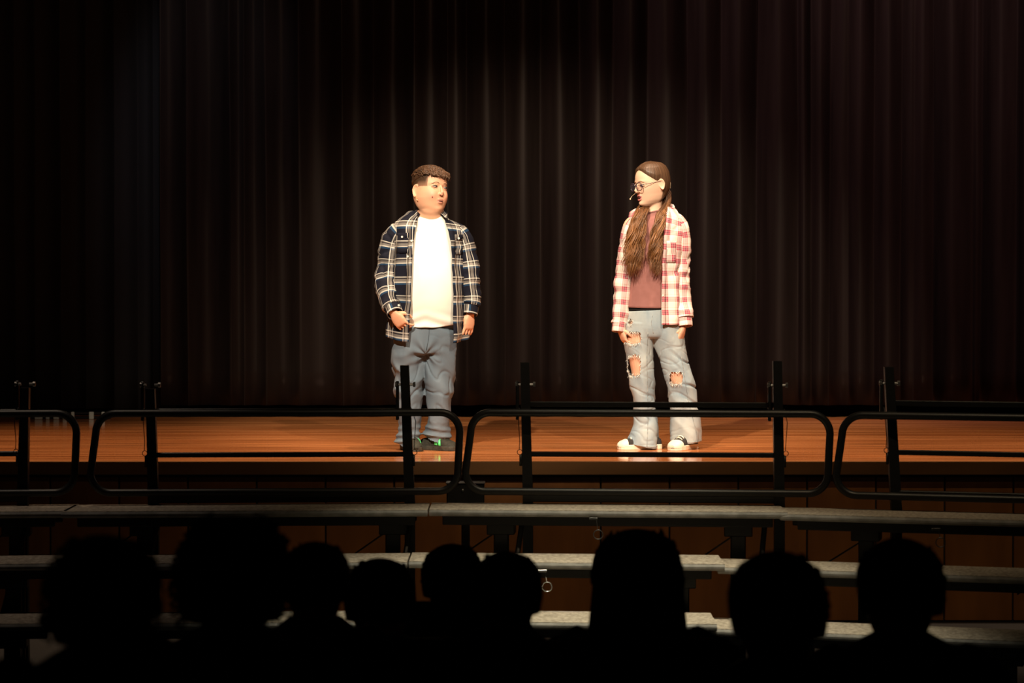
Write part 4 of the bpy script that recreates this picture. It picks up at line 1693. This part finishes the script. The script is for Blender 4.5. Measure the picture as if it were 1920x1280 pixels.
# headset microphone
mb = MB()
mb.tube([MH2 @ Vector(p) for p in ((-0.080, 0.02, -0.02), (-0.083, -0.02, -0.030), (-0.078, -0.065, -0.040), (-0.060, -0.098, -0.052), (-0.046, -0.116, -0.064))], 0.0011, 6)
mb.ell(MH2 @ Vector((-0.045, -0.118, -0.066)), (0.004, 0.004, 0.005), None, 12, 8)
mb.build('headset_microphone', 'mic_beige', girl, smooth=True)
mb = MB()
mb.tube([MH2 @ Vector(p) for p in ((0.048, 0.084, 0.018), (0.052, 0.087, -0.005), (0.050, 0.083, -0.034))], 0.0010, 6)
mb.build('microphone_cable', 'mic_beige', girl, smooth=True)

# hair: sleek parted cap
mb = MB()
rnd = random.Random(77)


def girl_line(th):
    c = math.cos(th)
    if c < -0.10:
        u = (c + 1.0) / 0.9
        return 0.082 - 0.066 * u ** 0.9
    if c < 0.12:
        return 0.016 + 0.005 * (c + 0.1) / 0.22
    return 0.021 - 0.118 * min(1.0, (c - 0.12) / 0.30)


def girl_thick(th, t, p):
    part = 0.004 * math.exp(-(p.x / 0.004) ** 2) if p.y < 0.02 and p.z > 0.05 else 0
    return 0.0012 + 0.0085 * min(1, 3.0 * (1 - t)) ** 0.7 + 0.0012 * math.sin(th * 60 + t * 9) * min(1, 3 * (1 - t)) - part


rings = cap_rings(P2, girl_line, girl_thick, 144, 34)
cols = []
for r in rings:
    row = []
    for k, p in enumerate(r):
        kx = 1 + 0.35 * math.sin(k * 1.7 + p.z * 30) * math.sin(k * 0.43)
        row.append((0.085 * kx, 0.043 * kx, 0.022 * kx))
    cols.append(row)
mb.grid(rings, True, caps=True, cols=cols)
mb.xf(MH2)
hair = mb.build('hair', 'hair_strands', girl, smooth=True)


def pigtail(path, seed, n, flare):
    """path rows: (px, py, y, half width px, half depth m); strands gather into wavy locks"""
    rnd = random.Random(seed)
    ct = LG.c(path)
    m = len(ct)
    mb_ = MB()
    locks = []
    for g in range(17):
        a = rnd.uniform(0, 2 * PI)
        locks.append((a, math.sqrt(rnd.uniform(0.05, 1.0)), rnd.uniform(0, 6.28), rnd.uniform(3.4, 5.2), rnd.uniform(0.006, 0.013), rnd.uniform(0.84, 1.0), rnd.uniform(0.7, 1.35)))
    for i in range(n):
        la, lq, lph, lfr, lw, lend, lk = locks[i % 17]
        a2, q2 = rnd.uniform(0, 2 * PI), math.sqrt(rnd.uniform(0, 1)) * 0.36
        stray = rnd.random() < 0.10
        end = min(1.0, lend * rnd.uniform(0.90, 1.03))
        ph = lph + rnd.uniform(-0.5, 0.5)
        sx = rnd.uniform(0.3, 1.0) * flare if stray else 0.0
        pts = []
        for j in range(44):
            t = j / 43 * end
            c = cat_rom(ct, t * (m - 1))
            w_ = lw * min(1.0, max(0.0, t - 0.22) * 2.6)
            loose = 1.0 + 0.5 * max(0.0, t - 0.7)
            x_ = c[0] + c[3] * (lq * math.cos(la) * 0.86 + q2 * math.cos(a2) * loose) + w_ * math.sin(ph + lfr * 6.28 * t)
            x_ += -0.055 * sx * max(0.0, t - 0.35) + (0.006 * math.sin(20 * t + a2) if stray else 0)
            y_ = c[1] + c[4] * (lq * math.sin(la) * 0.86 + q2 * math.sin(a2)) + w_ * math.cos(ph + lfr * 6.28 * t)
            pts.append((x_, y_, c[2]))
        k = rnd.uniform(0.75, 1.25) * lk
        st_ = len(mb_.v)
        r0 = 0.0016 if stray else 0.0026
        strand(mb_, pts, r0, (1, 0, 0), 4)
        for q in range(44):
            t = q / 43
            c_ = mixc((0.070, 0.030, 0.014), (0.205, 0.086, 0.029), t * 1.7 - 0.25)
            for w in range(4):
                mb_.c[st_ + q * 4 + w] = tuple(v * k for v in c_)
    return mb_.build('pigtail', 'hair_strands', girl, smooth=True)


pigtail([(1247, 350, 0.062, 6, .020), (1252, 360, 0.060, 8.5, .024), (1254, 372, 0.045, 9, .024), (1249, 387, 0.0, 9, .024), (1241, 404, -0.070, 10, .024), (1235, 424, -0.106, 11, .024), (1230, 450, -0.130, 12, .025), (1228, 475, -0.136, 13.5, .026), (1227, 498, -0.136, 13.5, .025), (1228, 518, -0.134, 9, .018)], 5, 260, 0.0)
pigtail([(1226, 360, 0.078, 6, .018), (1216, 373, 0.072, 9, .022), (1207, 386, 0.0, 11, .025), (1200, 400, -0.078, 13, .026), (1194, 420, -0.105, 15, .027), (1189, 448, -0.118, 17.5, .028), (1185, 474, -0.130, 19.5, .028), (1182, 498, -0.132, 19, .026), (1184, 519, -0.130, 11, .018)], 9, 360, 1.0)

# rose tee
TG = [(1226, 397, 0.010, 17, .054), (1227, 402, 0.010, 28, .060), (1228, 412, 0.008, 42, .072), (1228, 430, 0.002, 50, .088), (1227, 465, -0.004, 46, .099), (1224, 500, -0.002, 43, .094), (1222, 540, 0.0, 44, .092), (1221, 577, 0.0, 47, .100)]
rings, uv = sweep(LG.c(TG), 50, 72, 1.0, None, lambda p, t, th: 0.003 * t * fold(p, 5.0, (8, 8, 4)))
mb = MB()
mb.grid([r[:-1] for r in rings], True)
tee = mb.build('t_shirt', 'rose_cotton', girl, smooth=True, solid=0.003)
mb = MB()
mb.tube([p + Vector((0, -0.001, 0.001)) for p in rings[0][:-1][::2]], 0.0042, 6, closed=True)
mb.build('neckband', 'rose_cotton', tee, smooth=True)
# black waistband layer
rings, uv = sweep(LG.c([(1221, 570, 0, 45, .094), (1221, 580, 0, 45.5, .096), (1221, 590, 0, 45, .094)]), 8, 48, 1.0)
mb = MB()
mb.grid([r[:-1] for r in rings], True)
mb.build('waistband', 'black_cloth', girl, smooth=True, solid=0.002)

# overshirt
SG = [(1236, 391, 0.014, 21, .068), (1236, 396, 0.012, 34, .072), (1234, 406, 0.008, 49, .084), (1230, 426, 0.002, 54, .102), (1228, 460, -0.004, 52, .114), (1226, 500, -0.002, 50, .112), (1226, 540, 0.0, 51, .112), (1226, 580, 0.0, 53, .118), (1226, 608, 0.0, 54, .120)]
SGE = [(1218, 1250), (1207, 1249), (1200, 1246), (1190, 1243), (1184, 1241), (1180, 1239), (1178, 1238), (1176, 1238), (1174, 1238)]
rings, uv = sweep(LG.c(SG), 64, 96, 1.0, LG.e(SGE), lambda p, t, th: 0.009 * fold(p, 14.0, (9, 9, 2.2)) + 0.005 * fold(p, 4.2, (7, 7, 12)) + 0.006 * t * math.sin(th * 9 + p.z * 7) + 0.009 * crease(p, 16.6, (10, 10, 5), 0.09))
mb = MB()
mb.grid(rings, False, uvs=uv)
shirt = mb.build('shirt', 'red_plaid', girl, smooth=True, solid=0.004)
for side in (0, -1):
    mb = MB()
    a = [r[side] + Vector((0, -0.004, 0)) for r in rings[4:]]
    b = [r[3 if side == 0 else -4] + Vector((0, -0.005, 0)) for r in rings[4:]]
    mb.grid([[p, q] for p, q in zip(a, b)], False, uvs=[[u[side], u[3 if side == 0 else -4]] for u in uv[4:]])
    mb.build('placket', 'red_plaid', shirt, smooth=True, solid=0.003)
pocket(shirt, rings, uv, LG.p(1248, 0).x, LG.p(1266, 0).x, LG.p(0, 492).z, LG.p(0, 452).z, 'red_plaid', False)
for px, py in ((1240.5, 553),):
    c = LG.p(px, py, 0)
    k = min(range(3, 60), key=lambda i: abs(rings[i][-2].z - c.z))
    button(shirt, (c.x, rings[k][-3].y - 0.008, c.z), 0.005)
sg1 = LG.c([(1250, 406, 0, 8, .042), (1261, 410, 0, 14, .050), (1270, 421, 0, 18, .056), (1276, 445, 0, 18.5, .058), (1276, 490, 0, 17, .055), (1275, 530, -0.005, 16.5, .053), (1276, 560, -0.014, 17, .052), (1279, 582, -0.024, 17, .05), (1280.5, 596, -0.032, 15, .046)])
sleeve(shirt, sg1, 'red_plaid', 3.3, 0.008)
sg2 = LG.c([(1206, 410, 0, 8, .042), (1195, 414, 0, 13, .050), (1185, 427, 0, 16.5, .056), (1178, 455, 0, 16.5, .056), (1172, 495, 0, 16, .053), (1167, 535, -0.005, 15, .050), (1165, 565, -0.012, 14, .047), (1163, 590, -0.02, 14, .045), (1161, 606, -0.026, 12.5, .042)])
sleeve(shirt, sg2, 'red_plaid', 7.7, 0.007)
collar(shirt, LG, 'red_plaid', (1239, 387, 0.016, 25, .070), (1212, 398, -0.02), (1247, 399, -0.082), 13)

# ripped flared jeans
raw = MB()
limb_solid(raw, LG.c([(1221, 581, 0, 47, .098), (1222, 600, 0, 50, .102), (1223, 615, 0, 51, .102), (1223, 628, 0, 45, .092), (1223, 634, 0, 34, .075)]), 20, 48, 0.95)


def jean_wr(seed):
    def f(p, t, th):
        return 0.009 * fold(Vector((p.x, p.y, p.z + 0.6 * p.x)), seed, (9, 9, 8)) * (0.5 + math.exp(-((p.z - 0.36) / 0.1) ** 2)) + 0.006 * max(0, 1 - p.z / 0.18) * math.sin(th * 4 + seed)
    return f


limb_solid(raw, LG.c([(1200, 605, 0, 28, .094), (1198, 630, 0, 28, .092), (1199, 660, -0.002, 25, .084), (1202, 695, -0.004, 22, .074), (1205, 730, -0.002, 20.5, .068), (1208, 765, 0.0, 20.5, .070), (1211, 795, 0.002, 22.5, .084), (1208, 818, 0.004, 28, .102), (1205, 834, 0.006, 32, .114)]), 80, 48, 1.0, jean_wr(4.0))
limb_solid(raw, LG.c([(1246, 605, 0, 30, .094), (1253, 635, 0, 29, .092), (1261, 665, -0.002, 25.5, .084), (1269, 695, -0.004, 23, .076), (1277, 725, -0.002, 24, .074), (1282, 765, 0.0, 26, .078), (1285, 795, 0.002, 28.5, .088), (1287, 829, 0.004, 28, .104)]), 80, 48, 1.0, jean_wr(9.0))
me = remesh(raw, 'jeans', 0.0034, 3, 0.5)
crumple(me, lambda p: (0.006 * crease(Vector((p.x, p.y, p.z + 0.5 * p.x)), 5.7, (5, 5, 12), 0.09) + 0.002 * crease(p, 2.6, (9, 9, 20), 0.09)) * max(0.15, min(1.0, (0.66 - p.z) / 0.15)))
HOLES = [(1186, 632, 14, 11), (1188, 684, 11.5, 20), (1266, 707, 12.5, 11.5), (1181, 602, 4.5, 4.5)]


def hole_val(co):
    best = 9.0
    for hx, hy, rx, ry in HOLES:
        c = LG.p(hx, hy)
        u = (co.x - c.x) / (rx / LG.sc)
        v = (co.z - c.z) / (ry / LG.sc)
        d = (abs(u) ** 3.4 + abs(v) ** 3.4) ** (1 / 3.4)
        best = min(best, d + 0.16 * noise.noise(Vector((co.x * 70, 3.0, co.z * 70))))
    return best


bm = bmesh.new()
bm.from_mesh(me)
kill = [f for f in bm.faces if f.normal.y < 0.25 and hole_val(f.calc_center_median()) < 1.0]
bmesh.ops.delete(bm, geom=kill, context='FACES')
zlow = min(v.co.z for v in bm.verts)
bmesh.ops.delete(bm, geom=[f for f in bm.faces if f.normal.z < -0.9 and f.calc_center_median().z < 0.05], context='FACES')
edge_pts = [(v.co.copy(), v.normal.copy()) for v in bm.verts if v.is_boundary and v.co.z > 0.1]
hem_pts = []
bm.to_mesh(me)
bm.free()
jeans = link('jeans', me, 'pale_denim', girl, True, solid=0.0022)
mb = MB()
rnd = random.Random(12)
for p, n in edge_pts:
    hz = min(HOLES, key=lambda h: (LG.p(h[0], h[1]) - p).length)
    vv = (p.z - LG.p(hz[0], hz[1]).z) / (hz[3] / LG.sc)
    prob = 0.42 if vv < -0.72 else (0.28 if vv > 0.72 else 0.06)
    for q in range(2):
        if rnd.random() < prob:
            up = 1 if (vv < -0.5 and rnd.random() < 0.35) else -1
            d = Vector((rnd.uniform(-0.5, 0.5), -0.25, up * rnd.uniform(0.4, 1.2))).normalized()
            L_ = rnd.uniform(0.006, 0.020) * (1.0 if abs(vv) > 0.7 else 0.5)
            p0 = p + n * 0.0005
            bend = Vector((rnd.uniform(-1, 1), -0.3, rnd.uniform(-1, 0))) * 0.004
            mb.tube([p0, p0 + d * L_ * 0.5 + bend * 0.4 + n * 0.002, p0 + d * L_ + bend], [0.0011, 0.0010, 0.0005], 4)
fr = mb.build('frayed_threads', 'denim_thread', jeans, smooth=True)
fr['kind'] = 'stuff'


JS = (LG, me, jeans, 'denim_stitch')
seam(dense([(1213, 622), (1211, 660), (1212, 700), (1213, 740), (1214, 780), (1212, 815), (1211, 834)]), *JS)
seam(dense([(1276, 668), (1281, 700), (1285, 730), (1294, 770), (1302, 800), (1307, 826)]), *JS)
seam(dense([(1222, 588), (1219, 604), (1223, 624)]), *JS)
seam(dense([(1178, 829), (1192, 832), (1208, 834.5), (1222, 835), (1233, 834)]), *JS)
seam(dense([(1264, 825), (1278, 826), (1295, 826), (1311, 825)]), *JS)
# canvas shoes
M1 = Matrix.Translation(LG.p(1212, 841, -0.02)) @ Matrix.Rotation(math.radians(-74), 4, 'Z')
M1.translation.z = 0.0
build_shoe(girl, M1, 0.236, 'canvas')
M2 = Matrix.Translation(LG.p(1287, 841, -0.02)) @ Matrix.Rotation(math.radians(-32), 4, 'Z')
M2.translation.z = 0.0
build_shoe(girl, M2, 0.236, 'canvas')

# ------------------------------------------------------------------ audience, silhouetted in the dark hall
def folding_chair(loc, rz, label):
    c = empty('folding_chair', loc, rz)
    tag(c, label, 'chair', 'folding chairs of the audience')
    m = MB()
    m.bbox((0, 0, 0.415), (0.38, 0.38, 0.03), 0.01)
    m.build('seat', 'black_metal', c)
    m = MB()
    m.bbox((0, 0.215, 0.70), (0.38, 0.02, 0.16), 0.008, Matrix.Rotation(-0.12, 3, 'X'))
    m.build('backrest', 'black_metal', c)
    for sx in (-1, 1):
        m = MB()
        m.tube([(sx * 0.18, 0.225, 0.77), (sx * 0.18, 0.17, 0.40), (sx * 0.18, -0.20, 0.0)], 0.011, 8)
        m.build('leg', 'black_metal', c, smooth=True)
        m = MB()
        m.tube([(sx * 0.165, -0.16, 0.40), (sx * 0.165, 0.22, 0.0)], 0.011, 8)
        m.build('leg', 'black_metal', c, smooth=True)
    return c


def spectator(px, ytop, d, wpx, style, label, chair_label, turn=0.0, lean=0.0):
    top = at_y(px, ytop, d)
    zt = top.z
    hw_ = wpx / 2 * d / FPX                    # half width of head and hair
    hs = max(0.80, min(1.06, hw_ / 0.092))     # head scale
    s = (zt - 0.43) / 0.86
    rz = PI + turn
    base = (top.x, d, 0.0)
    root = empty('person', base, rz)
    tag(root, label, 'person', 'audience seated in the dark')
    hz = zt - 0.128 * hs
    M = Matrix.Translation((0, 0.01 + lean, hz)) @ Matrix.Scale(hs, 4)
    rw = MB()
    build_head(rw, M, dict(jaw=0.0, cheek=0.004, nose=0.6))
    sh = zt - 0.255 * hs                       # shoulder height
    s = max(s, hs * 0.92)
    limb_solid(rw, [(0, 0.02, hz - 0.02, 0.046 * hs, 0.052 * hs), (0, 0.03, sh + 0.06 * s, 0.048, 0.05), (0, 0.03, sh, 0.08, 0.06), (0, 0.03, sh - 0.10 * s, 0.13 * s, 0.08 * s),
                    (0, 0.03, 0.43 + 0.2 * s, 0.12 * s, 0.09 * s), (0, 0.03, 0.46, 0.14 * s, 0.10 * s)], 24, 24)
    for sx in (-1, 1):
        build_hand(rw, Matrix.Translation((sx * 0.13, -0.30 * s, 0.43 + 0.17 * s)) @ Matrix.Rotation(-1.35, 4, 'X') @ Matrix.Rotation(PI, 4, 'Z'), (0.3, 0.4, 0.3), sx, 0.9)
        limb_solid(rw, [(sx * 0.18 * s, 0.02, sh - 0.03, 0.04, 0.04), (sx * 0.21 * s, 0.04, 0.43 + 0.26 * s, 0.036, 0.04), (sx * 0.17, -0.13 * s, 0.43 + 0.19 * s, 0.03, 0.035), (sx * 0.13, -0.29 * s, 0.43 + 0.17 * s, 0.024, 0.026)], 20, 16)
    me_ = remesh(rw, 'body', 0.006, 3, 0.5)
    color_verts(me_, lambda co: SK_B)
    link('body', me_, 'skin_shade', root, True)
    rw = MB()
    limb_solid(rw, [(0, 0.03, sh + 0.055 * s, 0.062, 0.06), (0, 0.03, sh + 0.025 * s, 0.115 * s, 0.078), (0, 0.03, sh - 0.03, 0.19 * s, 0.10 * s), (0, 0.03, sh - 0.14 * s, 0.175 * s, 0.12 * s),
                    (0, 0.02, 0.43 + 0.2 * s, 0.16 * s, 0.125 * s), (0, 0.02, 0.45, 0.17 * s, 0.13 * s)], 28, 28, 0.95)
    for sx in (-1, 1):
        limb_solid(rw, [(sx * 0.13 * s, 0.03, sh - 0.015, 0.05, 0.06), (sx * 0.19 * s, 0.03, sh - 0.06, 0.062 * s, 0.065 * s), (sx * 0.225 * s, 0.05, 0.43 + 0.27 * s, 0.055 * s, 0.06 * s),
                        (sx * 0.185, -0.10 * s, 0.43 + 0.19 * s, 0.048, 0.05), (sx * 0.14, -0.27 * s, 0.43 + 0.17 * s, 0.036, 0.038)], 24, 18, 1.0, lambda p, t, th: 0.006 * fold(p, px, (9, 9, 9)))
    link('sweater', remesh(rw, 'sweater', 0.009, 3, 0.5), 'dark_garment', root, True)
    rw = MB()
    for sx in (-1, 1):
        limb_solid(rw, [(sx * 0.085, 0.10, 0.50, 0.075, 0.06), (sx * 0.09, -0.10, 0.505, 0.078, 0.075), (sx * 0.095, -0.34, 0.50, 0.062, 0.062), (sx * 0.10, -0.40, 0.44, 0.058, 0.06), (sx * 0.10, -0.40, 0.25, 0.052, 0.055), (sx * 0.10, -0.40, 0.07, 0.052, 0.06)], 26, 18)
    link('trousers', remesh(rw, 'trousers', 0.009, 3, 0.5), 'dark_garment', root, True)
    for sx in (-1, 1):
        build_shoe(root, Matrix.Translation((sx * 0.10, -0.42, 0.0)), 0.24, 'plain')
    # hair
    hb = MB()
    rn = random.Random(int(px))
    extra = max(0.006, hw_ / hs - 0.076)

    def line(th):
        c = math.cos(th)
        if c < -0.3:
            return 0.070
        return 0.070 - (0.13 if style != 'short' else 0.10) * min(1, (c + 0.3) / 0.7)
    amp = {'short': 0.002, 'curly': 0.007, 'long': 0.002, 'bun': 0.002}[style]
    rg = cap_rings({}, line, lambda th, t, p: 0.008 + extra * (0.45 + 0.55 * min(1, t * 1.6)) + amp * noise.noise(p * 45), 48, 18)
    hb.grid(rg, True, caps=True)
    n_st = {'short': 120, 'curly': 240, 'long': 150, 'bun': 90}[style]
    for i in range(n_st):
        th = rn.uniform(-2.0, 2.0)
        z = rn.uniform(-0.04, 0.11)
        if z < line(th) + (0.03 if style == 'short' else 0.0):
            continue
        p = head_pt(th, z, {})
        n = Vector((p.x / 0.076 ** 2, p.y / 0.092 ** 2, max(z, -0.02) / 0.11 ** 2)).normalized()
        p = p + n * (0.006 + extra)
        L_ = rn.uniform(0.012, 0.024) if style == 'short' else rn.uniform(0.02, 0.05)
        ph = rn.uniform(0, 6)
        cl = 0.010 if style == 'curly' else 0.002
        hb.tube([p + n * (0.010 * math.sin(2.6 * t) if style == 'curly' else 0.004 * math.sin(3.1 * t)) + Vector((cl * math.sin(ph + 7 * t), cl * math.cos(ph + 7 * t), -L_ * t)) for t in [j / 5 for j in range(6)]],
                [0.003, 0.0035, 0.0035, 0.003, 0.0025, 0.001], 4)
    if style == 'long':
        for i in range(170):
            a = rn.uniform(-1.75, 1.75)
            r0 = 0.078 + extra
            z0, z1 = rn.uniform(0.0, 0.05), -0.20 - rn.uniform(0, 0.09)
            fl = rn.uniform(0.95, 1.25)
            pts = []
            for j in range(10):
                t = j / 9
                r_ = r0 * (1 + (fl - 1) * t)
                pts.append((0.95 * r_ * math.sin(a), r_ * math.cos(a) * 0.95 + 0.012, z0 + (z1 - z0) * t))
            hb.tube(pts, [0.008] * 7 + [0.007, 0.005, 0.002], 5)
    if style == 'bun':
        hb.ell((0, 0.11, 0.06), (0.04, 0.035, 0.04), None, 18, 12)
    hb.xf(M)
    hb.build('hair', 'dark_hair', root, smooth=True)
    folding_chair((top.x, d, 0.0), rz, chair_label)
    return root


FC = 'dark folding chair under the '
for row in (
    (195, 1004, 4.2, 186, 'curly', 'curly-haired spectator in silhouette before the riser section with the long pale-painted lit edge', 'curly-haired spectator by the riser with the painted lit edge'),
    (440, 974, 4.95, 196, 'curly', 'tallest spectator in silhouette, with broad bushy hair, next to the curly-haired one', 'tallest spectator with bushy hair'),
    (592, 1016, 5.65, 122, 'short', 'short-haired spectator in silhouette half hidden by the tallest bushy-haired one', 'short-haired spectator beside the tallest one'),
    (713, 1047, 6.3, 126, 'short', 'smallest spectator in silhouette, low before the slate-trousered performer', 'smallest spectator'),
    (848, 1020, 7.0, 108, 'short', 'spectator in silhouette below the black box, overlapped by a nearer head', 'overlapped spectator below the black box'),
    (950, 1034, 5.65, 126, 'short', 'narrow-headed spectator in silhouette next to the chrome pull ring', 'narrow-headed spectator by the pull ring'),
    (1195, 998, 6.3, 160, 'long', 'spectator with long hair over the shoulders in silhouette below the ripped jeans', 'long-haired spectator'),
    (1457, 1034, 4.9, 174, 'short', 'round-headed short-haired spectator in silhouette below a guard post', 'round-headed spectator'),
    (1687, 1010, 5.6, 154, 'short', 'spectator with bare neck and wide shoulders before the angled riser section', 'wide-shouldered spectator before the angled riser'),
):
    spectator(*row[:6], FC + row[6])
